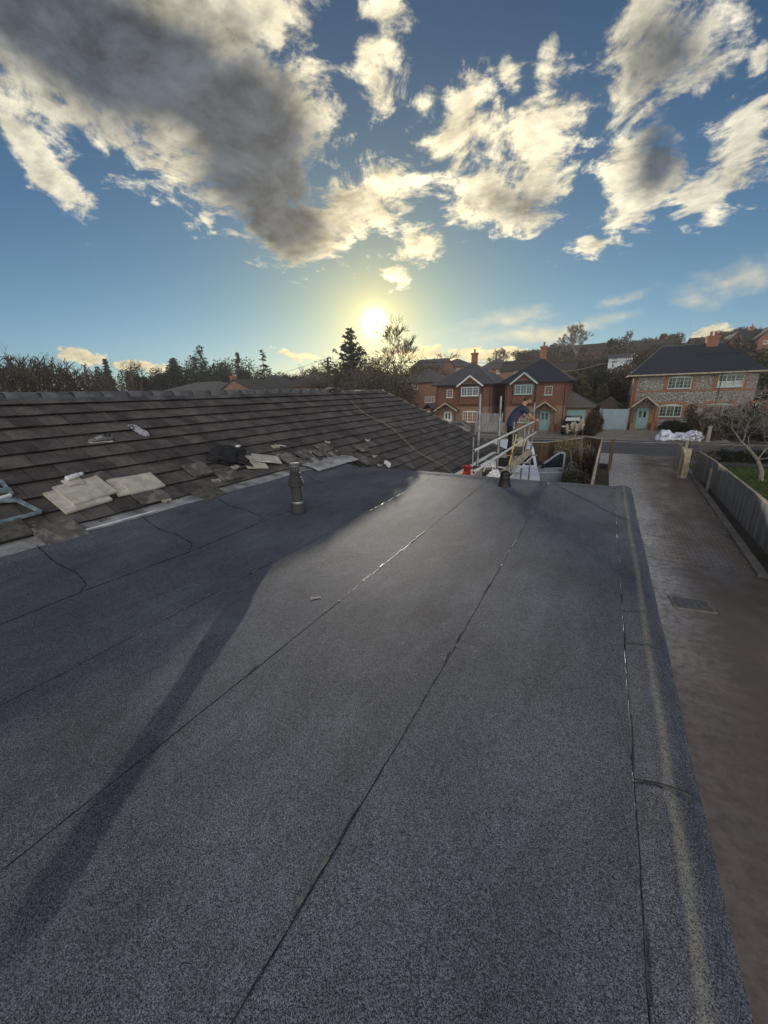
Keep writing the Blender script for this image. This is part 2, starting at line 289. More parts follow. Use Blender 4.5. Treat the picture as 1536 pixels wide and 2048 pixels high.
    M['galv_wht']=mat('pale_scaffold_tube',(.78,.80,.76),.4,.15,6,metal=.2,coord='World')
    M['alu']=mat('blue_alu',(.30,.38,.42),.4,.35,12,metal=.45,coord='World')
    M['board']=mat('scaffold_board',(.40,.36,.29),.85,.35,5,.5,50,stretch=(6,.6,6),coord='World')
    M['rust']=mat('coupler',(.07,.055,.045),.7,.5,20,metal=.4,coord='World')
    M['red']=mat('red_plastic',(.36,.022,.018),.4,.2,4,coord='World')
    M['yellow']=mat('yellow_paint',(.72,.58,.10),.5,.15,8,coord='World')
    M['yellow_pale']=mat('pale_yellow_board',(.75,.70,.45),.7,.15,5,coord='World')
    M['white']=mat('white_plastic',(.75,.76,.80),.4,.12,9,.4,20,coord='World')
    M['bagwhite']=mat('woven_bag',(.62,.66,.80),.75,.15,4,.6,25,coord='Object')
    M['bagmark']=mat('bag_print',(.02,.03,.09),.7,.2,6)
    M['cloth']=mat('dark_cloth',(.018,.020,.026),.9,.4,9,.7,50,coord='World')
    M['shoe_g']=mat('shoe_mesh',(.14,.15,.165),.85,.4,60,.5,200); M['sole']=mat('shoe_sole',(.60,.60,.57),.7,.2,30)
    M['shoe_w']=mat('shoe_pale_mesh',(.30,.32,.40),.85,.4,60,.5,200)
    M['skin']=mat('skin',(.44,.24,.17),.55,.12,8); M['shirt']=mat('navy_shirt',(.035,.045,.085),.9,.25,12,.4,60)
    M['trousers']=mat('work_trousers',(.016,.017,.016),.9,.35,14,.4,60); M['hair']=mat('brown_hair',(.09,.045,.03),.8,.3,60)
    M['brick']=brickmat('red_brick',(.27,.120,.075),(.205,.094,.064),(.26,.21,.17))
    M['brick2']=brickmat('lower_brick',(.27,.145,.092),(.205,.11,.075),(.28,.235,.19))
    M['brick_or']=brickmat('orange_brick',(.32,.108,.052),(.24,.080,.042),(.28,.21,.16))
    M['hung']=brickmat('hung_tile',(.20,.088,.060),(.155,.070,.052),(.03,.015,.012),.165,.1,.006)
    def rv(sx): 
        def f(b):
            g=b.n('ShaderNodeNewGeometry').outputs['Position']; s=b.n('ShaderNodeSeparateXYZ'); b.put(s.inputs[0],g)
            return b.comb(b.m('ADD',s.outputs[0],b.m('MULTIPLY',s.outputs[1],.37)),b.m('MULTIPLY',s.outputs[2],sx),0.)
        return f
    M['slate']=brickmat('slate_roof',(.040,.046,.062),(.030,.035,.050),(.012,.013,.018),.3,.2,.012,vec=rv(1.6),rough=.55,blot=.2)
    M['slate_pale']=brickmat('pale_slate_roof',(.105,.105,.11),(.085,.085,.092),(.04,.04,.042),.3,.2,.012,vec=rv(1.6),rough=.6,blot=.2)
    M['rooftile']=brickmat('brown_roof_tile',(.075,.062,.055),(.055,.046,.042),(.02,.016,.015),.3,.22,.02,vec=rv(1.6),rough=.8)
    M['rooftile_pale']=brickmat('weathered_roof_tile',(.14,.125,.12),(.11,.10,.10),(.05,.045,.045),.3,.25,.02,vec=rv(1.6),rough=.75)
    m,b,p=nodemat('flint_wall'); w=wallcoord(b); vo=b.n('ShaderNodeTexVoronoi'); b.put(vo.inputs['Vector'],b.v('MULTIPLY',w,(1,1.5,1))); vo.inputs['Scale'].default_value=6.5; vo.inputs['Randomness'].default_value=1
    sc=b.n('ShaderNodeSeparateColor'); b.put(sc.inputs[0],vo.outputs['Color'])
    c=b.ramp(sc.outputs[0],[(0,(.02,.025,.035)),(.35,(.07,.075,.09)),(.6,(.17,.17,.17)),(.8,(.50,.48,.45))],'CONSTANT')
    c=b.mix(b.rng(vo.outputs['Distance'],.32,.5),c,(.23,.215,.19,1)); b.put(p.inputs['Base Color'],c); p.inputs['Roughness'].default_value=.7
    bump(b,p,b.m('MULTIPLY',vo.outputs['Distance'],-1.),.7,.03); M['flint']=m
    M['sage']=mat('sage_frame',(.38,.50,.46),.5,.08,3,coord='World'); M['frame_w']=mat('white_frame',(.66,.68,.66),.5,.08,3,coord='World')
    M['teal']=mat('teal_door',(.20,.36,.37),.5,.1,3,coord='World'); M['bluegate']=mat('blue_grey_paint',(.25,.34,.40),.6,.2,3,.3,20,stretch=(5,5,.5),coord='World')
    M['bluefr']=mat('slate_blue_trim',(.10,.15,.18),.6,.15,4,coord='World')
    m,b,p=nodemat('window_glass'); n=b.noise(b.n('ShaderNodeNewGeometry').outputs['Position'],2.2,3,.6)
    b.put(p.inputs['Base Color'],b.ramp(n,[(.4,(.012,.014,.016)),(.62,(.10,.10,.09))])); p.inputs['Roughness'].default_value=.06; p.inputs['Specular IOR Level'].default_value=.7; M['glass']=m
    M['curtain']=mat('pale_blind',(.50,.52,.54),.7,.2,2,coord='World')
    M['oak']=mat('oak_timber',(.10,.075,.055),.8,.3,6,.3,30,coord='World')
    M['fence']=mat('weathered_fence',(.14,.145,.155),.85,.45,2.2,.5,40,stretch=(7,7,.5),island=.35,coord='World',col2=(.33,.335,.35))
    M['fence_br']=mat('brown_fence',(.06,.036,.022),.85,.45,2.2,.5,40,stretch=(7,7,.5),island=.3,coord='World',col2=(.13,.085,.052))
    M['cap']=mat('pale_fence_cap',(.40,.34,.25),.8,.3,4,.4,30,coord='World')
    M['bark']=mat('bark',(.085,.068,.052),.9,.4,6,.7,30,col2=(.16,.135,.11)); M['bark_y']=mat('sallow_bark',(.17,.125,.085),.9,.4,6,col2=(.30,.24,.17))
    M['bark_dk']=mat('dark_bark',(.030,.024,.020),.9,.4,6,col2=(.085,.070,.058))
    M['bark_pale']=mat('silvery_bark',(.20,.17,.145),.85,.3,8,col2=(.40,.36,.31)); M['bark_red']=mat('reddish_twig',(.17,.085,.06),.9,.3,8,col2=(.26,.15,.11))
    def leaf(n,c,c2): M[n]=mat(n,c,.75,.3,1.4,col2=c2,island=.35,spec=.25)
    leaf('needle',(.008,.014,.009),(.024,.033,.020)); leaf('evergreen',(.012,.018,.010),(.034,.040,.022)); leaf('scrub',(.045,.036,.023),(.115,.09,.06))
    leaf('olive',(.045,.048,.020),(.10,.098,.042)); leaf('shrubgreen',(.050,.058,.032),(.13,.135,.085)); leaf('brownleaf',(.035,.022,.015),(.085,.055,.036)); leaf('greygreen',(.075,.085,.065),(.17,.18,.145))
    M['plume']=mat('pampas_plume',(.66,.60,.50),.9,.15,5,island=.15); M['straw']=mat('dry_grass',(.17,.14,.08),.9,.3,5,island=.3,col2=(.28,.24,.15))
    M['carblack']=mat('black_car_paint',(.008,.008,.010),.15,.2,3,spec=.8); M['vanblue']=mat('pale_blue_van_paint',(.62,.69,.80),.22,.06,1.5,spec=.7); M['vandoor']=mat('silver_van_door',(.30,.37,.46),.25,.1,1.5,spec=.6,metal=.2)
    M['scrglass']=mat('windscreen_glass',(.012,.022,.032),.05,.3,2,spec=.8); M['tyre']=mat('tyre_rubber',(.012,.012,.012),.85,.2,20); M['rim']=mat('alloy',(.35,.35,.36),.35,.1,10,metal=.8)
    M['lamp']=mat('headlamp_lens',(.55,.60,.66),.12,.2,12,spec=.8); M['foil']=mat('foil_sunshade',(.80,.80,.78),.35,.1,6,.4,14,metal=.3)
    M['render_w']=mat('white_cladding',(.62,.68,.74),.6,.1,4,stretch=(.2,.2,12),coord='World')
    M['pole']=mat('tarred_pole',(.055,.042,.032),.9,.35,6,.3,30); M['wire']=mat('cable',(.015,.015,.015),.6,.1,5); M['rope']=mat('straw_rope',(.45,.38,.26),.8,.2,20)
    # ground materials
    def gpos(b): return b.n('ShaderNodeNewGeometry').outputs['Position']
    m,b,p=nodemat('gravel'); g=gpos(b); vo=b.n('ShaderNodeTexVoronoi'); b.put(vo.inputs['Vector'],g); vo.inputs['Scale'].default_value=26
    sc=b.n('ShaderNodeSeparateColor'); b.put(sc.inputs[0],vo.outputs['Color']); n=b.noise(g,.5,5,.6)
    c=b.ramp(sc.outputs[0],[(0,(.13,.11,.09)),(.5,(.30,.265,.225)),(1,(.55,.50,.43))]); v=b.m('ADD',b.m('MULTIPLY',n,.7),.55)
    b.put(p.inputs['Base Color'],b.mix(1.,c,b.comb(v,v,v),'MULTIPLY')); p.inputs['Roughness'].default_value=.8; bump(b,p,b.m('MULTIPLY',vo.outputs['Distance'],-1.),.6,.02); M['gravel']=m
    def pv(b):
        s=b.n('ShaderNodeSeparateXYZ'); b.put(s.inputs[0],gpos(b)); return b.comb(s.outputs[0],s.outputs[1],0.)
    m=brickmat('block_paving',(.18,.108,.076),(.115,.074,.056),(.31,.26,.21),.24,.12,.016,.5,vec=pv,rough=.4,blot=.55,st=.5); b=NB(m.node_tree); p=m.node_tree.nodes['Principled BSDF']
    g=gpos(b); n=b.noise(b.v('MULTIPLY',g,(1.,.45,1)),1.0,6,.65); b.put(p.inputs['Roughness'],b.rng(n,.35,.66,.20,.62)); M['paving']=m
    def painted_sheen(m,b,p,g):   # wet sheen along the left edge, painted into the base colour
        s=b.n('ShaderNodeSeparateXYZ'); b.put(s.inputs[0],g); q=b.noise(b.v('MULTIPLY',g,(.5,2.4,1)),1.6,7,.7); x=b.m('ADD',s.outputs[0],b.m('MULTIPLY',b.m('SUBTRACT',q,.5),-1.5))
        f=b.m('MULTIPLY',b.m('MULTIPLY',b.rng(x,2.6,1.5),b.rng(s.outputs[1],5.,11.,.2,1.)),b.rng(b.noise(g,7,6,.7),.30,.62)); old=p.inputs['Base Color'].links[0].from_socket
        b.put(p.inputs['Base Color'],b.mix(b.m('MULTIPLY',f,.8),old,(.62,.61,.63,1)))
    painted_sheen(m,b,p,g)
    m,b,p=nodemat('drive_concrete'); g=gpos(b); n=b.noise(b.v('MULTIPLY',g,(1.,.8,1)),.9,7,.65); n2=b.noise(g,40,4,.6); n3=b.noise(b.v('MULTIPLY',g,(.6,2.,1)),2.3,6,.7)
    c=b.mix(n3,(.115,.084,.062,1),(.24,.185,.14,1)); c=b.mix(b.rng(n,.3,.75),c,(.13,.115,.10,1)); v=b.m('ADD',b.m('MULTIPLY',n2,.7),.65); c=b.mix(1.,c,b.comb(v,v,v),'MULTIPLY')
    sp=b.n('ShaderNodeTexVoronoi'); b.put(sp.inputs['Vector'],g); sp.inputs['Scale'].default_value=5.5; c=b.mix(b.rng(sp.outputs['Distance'],.0,.055,.8,0.),c,(.02,.016,.013,1))
    b.put(p.inputs['Base Color'],c); b.put(p.inputs['Roughness'],b.rng(n,.38,.62,.25,.7)); bump(b,p,n2,.35,.006); M['concrete']=m; painted_sheen(m,b,p,g)
    m,b,p=nodemat('asphalt'); g=gpos(b); n=b.noise(g,60,4,.7); n2=b.noise(b.v('MULTIPLY',g,(.25,1.6,1)),.9,5,.6); v=b.m('ADD',b.m('ADD',b.m('MULTIPLY',n,.8),b.m('MULTIPLY',n2,.7)),.25)
    b.put(p.inputs['Base Color'],b.mix(1.,(.075,.078,.088,1),b.comb(v,v,v),'MULTIPLY')); p.inputs['Roughness'].default_value=.6; bump(b,p,n,.4,.006); M['asphalt']=m
    M['pavement']=mat('tarmac_pavement',(.105,.103,.105),.7,.25,2,.4,60,coord='World'); M['kerb']=mat('kerb_stone',(.22,.21,.195),.75,.25,4,.3,40,island=.15,coord='World')
    M['earth']=mat('earth',(.050,.038,.026),.95,.4,1.5,.8,25,col2=(.10,.078,.052),coord='World',bdist=.05)
    m,b,p=nodemat('hill_ground'); g=gpos(b); n=b.noise(g,.06,6,.6); n2=b.noise(g,1.5,5,.7)
    b.put(p.inputs['Base Color'],b.mix(b.m('MULTIPLY',n2,.6),b.ramp(n,[(.35,(.05,.055,.025)),(.6,(.075,.06,.04))]),(.02,.022,.012,1))); p.inputs['Roughness'].default_value=.95; bump(b,p,n2,.8,.3); M['hill']=m
    M['lawn']=mat('lawn_soil',(.025,.040,.012),.9,.4,2.,.8,60,col2=(.055,.080,.022),coord='World',bdist=.03)
    m,b,p=nodemat('grass_blade'); n=b.noise(gpos(b),.7,4,.6); b.put(p.inputs['Base Color'],b.ramp(n,[(.35,(.05,.12,.016)),(.65,(.14,.20,.035))])); p.inputs['Roughness'].default_value=.7; M['grass']=m
    M['iron']=mat('cast_iron_cover',(.22,.20,.19),.45,.4,12,.6,40,metal=.5,coord='World'); M['paint']=mat('road_paint',(.40,.41,.42),.7,.3,6,coord='World')
    # Bungalow soffit etc.
    M['fascia']=mat('white_fascia',(.6,.6,.58),.5,.1,3,coord='World')
mk_mats()
rng=np.random.default_rng(7); random.seed(7)
def sstep(x,a,b):
    t=min(1,max(0,(x-a)/(b-a))); return t*t*(3-2*t)
def H(x,y):
    """terrain height: flat street, hill rising behind the houses and to the right"""
    side=.38+.62*sstep(x+.30*(y-50),-50,20); return sstep(y,57,150)*14.5*side
def sheet(name,pts,z,m,kind='structure',thick=0.):
    b=MB(); poly=[(x,y,z) for x,y in pts]
    if thick: b.prism([(x,y,z-thick) for x,y in pts],(0,0,thick))
    else: b.quad(*poly)
    return b.build(name,m,kind=kind)
# ------------------------------------------------------------ ground and street
xs=np.concatenate([np.linspace(-260,-125,10),np.linspace(-120,120,61),np.linspace(125,260,10)]); ys=np.concatenate([np.linspace(-60,40,9),np.linspace(46,200,60),np.linspace(210,320,8)])
gv=[(x,y,H(x,y)-.02+(0.25*math.sin(x*.31)*math.cos(y*.23) if y>62 else 0)) for y in ys for x in xs]; nx=len(xs)
gf=[(j*nx+i,j*nx+i+1,(j+1)*nx+i+1,(j+1)*nx+i) for j in range(len(ys)-1) for i in range(nx-1)]
tag(npmesh('ground',gv,gf,M['hill'],smooth=True),kind='structure')
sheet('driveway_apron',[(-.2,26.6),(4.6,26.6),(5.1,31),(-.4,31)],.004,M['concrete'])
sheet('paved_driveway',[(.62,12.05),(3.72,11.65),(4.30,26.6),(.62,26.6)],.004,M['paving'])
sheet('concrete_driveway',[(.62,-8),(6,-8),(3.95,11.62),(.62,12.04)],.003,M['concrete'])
sheet('road',[(-120,31),(120,31),(120,37.6),(-120,37.6)],.006,M['asphalt'])
sheet('gravel_forecourt',[(-26,38.6),(9,38.6),(9,50),(-26,50)],.012,M['gravel'])
sheet('pavement',[(-120,37.75),(120,37.75),(120,38.6),(-120,38.6)],.05,M['pavement'],thick=.06)
b=MB()
for i in range(-60,60): b.box(i*1.,i*1.+.985,37.6,37.74,-.05,.07)
b.build('kerb',M['kerb'],kind='structure')
sheet('verge',[(4.7,28.2),(60,28.2),(60,30.9),(5.1,30.9)],.010,M['pavement'])
sheet('lawn',[(4.55,4),(60,4),(60,28),(4.6,28)],.006,M['lawn'])
sheet('garden_soil',[(-2.0,8),(.1,8),(.1,24),(-2.0,24)],.01,M['earth']); sheet('front_yard',[(-16,7.8),(-2.0,7.8),(-2.0,30.9),(-16,30.9)],.005,M['gravel'])
sheet('road_marking',[(1.0,34.8),(6.,34.8),(6.,34.9),(1.0,34.9)],.012,M['paint'])
b=MB(); b.box(2.2,3.9,36.6,37.05,.006,.02); b.build('drain_cover',M['iron'],kind=None,label='dark iron drain grating set in the road surface',cat='drain cover')
# brick edging along the drive
b=MB()
for i in range(74):
    y=11.7+i*.2; x=3.72+(y-11.65)*.0389; b.obox((x+.09,y,.03),(.2,.185,.09),rot('Z',-.039)@rot('Y',random.uniform(-.05,.05)))
b.build('drive_edging',M['kerb'],kind='structure')
b=MB()
for i in range(30): 
    y=11.7+i*.5; x=3.95+(y-11.65)*.036; b.box(x,x+.45,y,y+.5,.005,.02)
b.build('edging_bed',M['earth'],kind='structure')
# manhole with broken concrete surround
t=thing('manhole_cover',(2.12,9.45,.003),'rectangular metal access cover set crooked in the concrete drive','manhole cover')
b=MB(); R=rot('Z',.12); b.obox((2.12,9.45,.008),(.62,.46,.012),R)
for i in range(5): b.obox(V((2.12,9.45,.016))+R@V((-.24+i*.12,0,0)),(.018,.40,.008),R)
b.build('cover_plate',M['iron'],t)
b=MB()
for s in(-1,1): b.obox(V((2.12,9.45,.010))+R@V((s*.34,0,0)),(.05,.56,.014),R); b.obox(V((2.12,9.45,.010))+R@V((0,s*.26,0)),(.63,.05,.014),R)
b.build('cover_frame',M['kerb'],t)
# grass blades on the lawn: stuff
n=52000; gx=rng.uniform(4.7,17,n); gy=rng.uniform(9,27.8,n); a=rng.uniform(0,6.28,n); h=rng.uniform(.04,.10,n); w=rng.uniform(.008,.016,n)
lx=rng.normal(0,.03,n); ly=rng.normal(0,.03,n)
v=np.stack([np.stack([gx-w*np.cos(a),gy-w*np.sin(a),np.zeros(n)+.005],1),np.stack([gx+w*np.cos(a),gy+w*np.sin(a),np.zeros(n)+.005],1),np.stack([gx+lx,gy+ly,h],1)],1).reshape(-1,3)
tag(npmesh('grass',v,np.arange(3*n).reshape(-1,3),M['grass']),kind='stuff',label='short green grass of the lawn behind the right fence',cat='grass')
# ------------------------------------------------------------ the bungalow we stand on
SL=.589; RX,RZ=-8.1,4.62
def rz(x): return RZ-SL*(x-RX)
def hipy(x): return 14.35+.65*(x-RX)
bung=thing('bungalow',(-3,7,0),'low bungalow with grey felt flat roof and brown tiled main roof in the foreground','house')
b=MB(); b.box(-5.2,.36,-3,7.15,0,2.66); b.box(-12.3,-3.95,-3,16.6,0,1.9); b.build('wall',M['brick'],bung)
b=MB(); b.box(.36,.50,-3,7.28,2.62,2.84); b.box(-3.7,.50,7.16,7.30,2.62,2.84); b.build('fascia',M['fascia'],bung)
# flat roof surface
X=np.concatenate([np.linspace(-5.34,-4.5,16)[:-1],np.linspace(-4.5,.2,48)[:-1],np.linspace(.2,.535,14)]); Y=np.concatenate([np.linspace(-3,7.18,150),[7.22,7.26,7.30]])
seams=[-.68,-1.70,-2.74,-3.78]
def zf(x,y):
    z=2.90
    if x<-4.75: z+=.13*sstep(-x,4.75,5.34)
    z+=.0035*math.sin(x*1.7+y*.9)+.003*math.sin(y*2.3-x)
    if x>.30: z+=.020*math.sin(PI*min(1,(x-.30)/.235)) 
    if x>.50: z-=.012
    if y>7.05: z+=.02*math.sin(PI*min(1,(y-7.05)/.25))
    for s in seams:
        if x>s: z+=.0
    return z
# rear-left corner of the flat roof is scooped where it meets the hip slope
b=MB(); vv=[(x+(.003*math.sin(y*3.1)+.002*math.sin(y*9.7) if x>.52 else 0),y,zf(x,y)) for y in Y for x in X]; nX=len(X)
ff=[(j*nX+i,j*nX+i+1,(j+1)*nX+i+1,(j+1)*nX+i) for j in range(len(Y)-1) for i in range(nX-1)]
b.add(vv,ff)
edge=[(nX-1)+j*nX for j in range(len(Y))]; base=len(b.v); b.v.extend([(b.v[e][0]+.004,b.v[e][1],2.80) for e in edge]); 
for j in range(len(edge)-1): b.f.append((edge[j],base+j,base+j+1,edge[j+1])); b.mi.append(0)
e2=[(len(Y)-1)*nX+i for i in range(nX)]; base=len(b.v); b.v.extend([(b.v[e][0],b.v[e][1]+.004,2.80) for e in e2])
for j in range(len(e2)-1): b.f.append((e2[j],e2[j+1],base+j+1,base+j)); b.mi.append(0)
felt=b.build('flat_roof',M['felt'],bung,smooth=True,recalc=False)
def strip(pts,w,h,wob=.004,wv=.35,mb=None,lift=.001):
    """thin ribbon lying on the felt, with a ragged edge"""
    mb=mb or MB(); P0=[]
    for i in range(len(pts)-1):
        a=V((*pts[i],0));c=V((*pts[i+1],0)); L=(c-a).length; k=max(2,int(L/.035))
        for q in range(k if i<len(pts)-2 else k+1): P0.append(a.lerp(c,q/k))
    vs=[];n=len(P0)
    for i,p in enumerate(P0):
        d=(P0[min(i+1,n-1)]-P0[max(i-1,0)]).normalized(); s=V((-d.y,d.x,0)); o=wob*(math.sin(i*.31+p.x*7)+.6*math.sin(i*.83+1))+random.uniform(-.35,.35)*wob
        ww=w*(1+wv*random.uniform(-1,1)); p=p+s*o
        for t_,zz in((-.5,0),(-.25,h),(.25,h),(.5,0)): q=p+s*ww*t_; vs.append((q.x,q.y,zf(q.x,q.y)+lift+zz))
    fs=[(i*4+k,i*4+k+1,(i+1)*4+k+1,(i+1)*4+k) for i in range(n-1) for k in range(3)]
    return mb.add(vs,fs)
for s in seams[:3]: strip([(s,-2.6),(s+.01,2.),(s-.015,7.15)],.0042,.0010,.0014).build('lap_joint',M['bitumen'],felt)
strip([(-3.80,-2.6),(-3.82,1.3),(-3.76,2.4),(-3.82,3.4),(-3.80,5.2)],.009,.003,.002).build('lap_joint',M['bitumen'],felt)
strip([(.295,-2.6),(.30,7.15)],.0035,.001,.0014).build('lap_joint',M['bitumen'],felt)
for pts in ([(-5.30,1.55),(-4.3,1.50),(-3.95,1.42),(-3.80,1.30)],[(-5.30,2.68),(-4.4,2.62),(-3.95,2.50),(-3.77,2.33)],[(-5.30,3.81),(-4.5,3.74),(-4.0,3.6),(-3.82,3.40)],[(-5.3,5.9),(-4.6,5.7),(-4.2,5.4)]):
    strip(pts,.010,.004,.002).build('lap_joint',M['bitumen'],felt)
for y in(3.02,2.60,1.55,.72,4.6): strip([(.30,y),(.42,y+.02),(.53,y+.03)],.008,.004,.003).build('lap_joint',M['bitumen'],felt)
# shiny bitumen squeezed out of the laps
b=MB()
for s in seams[:3]+[.297]:
    y=random.uniform(.5,1.5)
    while y<7:
        L=random.uniform(.03,.22) if s<0 else random.uniform(.1,.5)
        strip([(s+.007*random.uniform(-1,1),y),(s+.006*random.uniform(-1,1),y+L)],random.uniform(.004,.014) if s<0 else .004,.004,.003,mb=b); y+=L+abs(random.gauss(.1,.45))
tag(b.build('bitumen_bleed',M['bleed'],felt),kind='stuff')
b=MB(); strip([(-1.93,2.14),(-1.86,2.19)],.05,.004,.012,.6,mb=b); strip([(-1.70,2.2),(-1.68,2.22)],.02,.003,.004,.6,mb=b); tag(b.build('paint_splash',M['mortar'],felt),kind='stuff')
# vent pipe with cap
b=MB(); c=(-3.65,3.98,2.9); K=1.0
b.lathe(c,[(.108,-.02),(.100,.02),(.096,.13),(.080,.14),(.080,.50)],28); vp=b.build('vent_pipe',M['plastic_dk'],bung,smooth=True,bevel=0)
b=MB(); b.lathe(c,[(.084,.125),(.0845,.160),(.082,.168)],28); b.build('pipe_band',M['galv'],vp,smooth=True)
b=MB(); b.lathe(c,[(.081,.39),(.106,.395),(.108,.435),(.099,.44),(.100,.465),(.090,.47),(.090,.50),(.074,.51),(.068,.53),(.074,.55),(.074,.57),(.060,.58),(.064,.66)],28); cap=b.build('pipe_socket',M['plastic_dk'],vp,smooth=False)
b=MB()
for k in range(14): a=2*PI*k/14; b.box(c[0]+.066*math.cos(a)-.004,c[0]+.066*math.cos(a)+.004,c[1]+.066*math.sin(a)-.004,c[1]+.066*math.sin(a)+.004,3.49,3.60)
b.lathe((c[0],c[1],3.595),[(.070,0),(.073,.008),(.068,.016),(.02,.02)],24); b.build('pipe_cage',M['galv'],vp)
b=MB(); c2=(-1.355,6.66,2.9); b.lathe(c2,[(.115,-.02),(.105,.01),(.092,.05),(.085,.14),(.088,.16),(.07,.17),(.078,.19),(.072,.235),(.045,.262),(.01,.27)],24); b.build('vent_cowl',M['black'],bung,smooth=True)
# tiled roof: deck plus individual tiles
b=MB()
yf=-4.5
deck=lambda x,dz=0: rz(x)-.045+dz
b.prism([(RX,yf,deck(RX)),(-5.28,yf,deck(-5.28)),(-5.28,7.6,deck(-5.28)),(-3.78,7.6,deck(-3.78)),(-3.78,hipy(-3.78),deck(-3.78)),(RX,hipy(RX),deck(RX))],(0,0,-.06))
xe=2*RX+3.78; b.prism([(RX,yf,deck(RX)),(xe,yf,deck(-3.78)),(xe,hipy(-3.78),deck(-3.78)),(RX,hipy(RX),deck(RX))],(0,0,-.06))
b.prism([(RX,hipy(RX),deck(RX)),(-3.78,hipy(-3.78),deck(-3.78)),(xe,hipy(-3.78),deck(-3.78))],(0,0,-.05))
deckob=b.build('tiled_roof',M['tile'],bung)
mb=MB(); mb.cur=0
e=.305/math.sqrt(1+SL*SL); ang=math.atan(SL)
R0=rot('Y',ang)   # local x -> downslope
ncourse=17
for c_ in range(ncourse):
    xt=RX+.02+c_*e; xm=xt+e*.5+.02
    ymax=hipy(xt+e)-.02; y0=-3.6+(0.15 if c_%2 else 0)
    ymin=y0
    k=0; y=y0
    while y<ymax:
        w=min(.33,ymax-y); 
        if w<.05: break
        onflat = xt+e*.9>-5.40 and y<7.45
        if not onflat:
            # some tiles are missing near the junction (exposed dark deck)
            miss = (c_==10 and 3.2<y<4.0) or (xt+e>-5.35 and y<7.5 and random.random()<.5)
            if not miss:
                j=random.uniform(-1,1); tl=.345
                cx=xt+e*.5+.012*0; R=rot('Z',random.uniform(-.006,.006)*(1 if random.random()<.93 else 5))@rot('Y',ang-.125+random.uniform(-.006,.006))
                cen=V((cx,y+w/2,rz(cx)+.018+random.uniform(-.003,.003)))
                n0=len(mb.f); mb.cur=1 if random.random()<.012 else 0
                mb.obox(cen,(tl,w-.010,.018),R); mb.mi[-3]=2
        y+=.33
mb.cur=0
mb.build('tile_courses',[M['tile'],M['tile_lichen'],M['tile_edge']],deckob)
mc=[]
for k in range(2600):
    c_=random.randrange(0,11); y=random.uniform(-1,13); xx=RX+.02+c_*e+e*random.choice([.03,.06,.1,random.random()])
    if y<hipy(xx)-.1: mc.append((xx,y,rz(xx)+.030+random.uniform(0,.008)))
mc=np.array(mc); nm_=len(mc); a_=rng.uniform(0,6.28,nm_); s_=rng.uniform(.004,.020,nm_)
vv_=np.stack([mc+np.stack([s_*np.cos(a_+q*1.57),s_*1.5*np.sin(a_+q*1.57),(-SL*s_*np.cos(a_+q*1.57))+(.010 if q%2 else 0)],1) for q in range(4)],1).reshape(-1,3)
M['moss']=mat('moss',(.020,.022,.012),.95,.5,14,col2=(.16,.15,.12),island=.5,coord='World')
tag(npmesh('moss',vv_,np.arange(4*nm_).reshape(-1,4),M['moss'],deckob),kind='stuff')
# ridge caps, half round, with dark butt joints
proto=None
for k in range(28):
    y=-1.55+k*.455
    if y>10.6: break
    if proto is None:
        r=MB(); vs=[];n=10
        for i,(yy,rr) in enumerate([(0,.128),(.0,.142),(.43,.128),(.455,.112)]):
            for q in range(n+1): a=PI*(.0+q/n); vs.append((rr*math.cos(a)*1.05,yy,rr*math.sin(a)*.92-.075))
        fs=[(i*(n+1)+q,i*(n+1)+q+1,(i+1)*(n+1)+q+1,(i+1)*(n+1)+q) for i in range(3) for q in range(n)]
        r.add(vs,fs); me_o=r.build('ridge_tile',M['ridge'],None,smooth=True); me_o.parent=deckob; proto=me_o; o=me_o
    else: o=proto.copy(); COL.objects.link(o)
    off=ORG[deckob.name]; o.location=(RX-off.x,y-off.y,RZ+.0-off.z+random.uniform(-.004,.004)); o.rotation_euler=(random.uniform(-.006,.006),0,random.uniform(-.01,.01))
b=MB()
for k in range(26): b.obox((RX+random.uniform(-.07,.07),10.9+k*.135,RZ-.045+random.uniform(-.02,.02)),(random.uniform(.05,.16),.16,.05),rot('Z',random.uniform(-.7,.7))@rot('X',random.uniform(-.15,.15)))
for k in range(46):
    x=RX+.1+k*.094; 
    if random.random()<.14: continue
    b.obox((x+random.uniform(-.02,.02),hipy(x)-.02,rz(x)+.012),(.13,random.uniform(.05,.10),.035),rot('Z',.576+random.uniform(-.12,.12))@rot('Y',ang*.83))
tag(b.build('bedding_mortar',M['mortar'],deckob),kind='stuff')
# lifted ridge cap left at the end of the run
b=MB(); b.obox((RX+.03,10.85,RZ+.05),(.25,.36,.06),rot('X',.12)@rot('Z',.25)); b.obox((RX+.06,11.2,RZ+.01),(.22,.30,.05),rot('X',-.2)@rot('Z',-.2)); b.build('loose_ridge_cap',M['ridge'],deckob,bevel=.02)
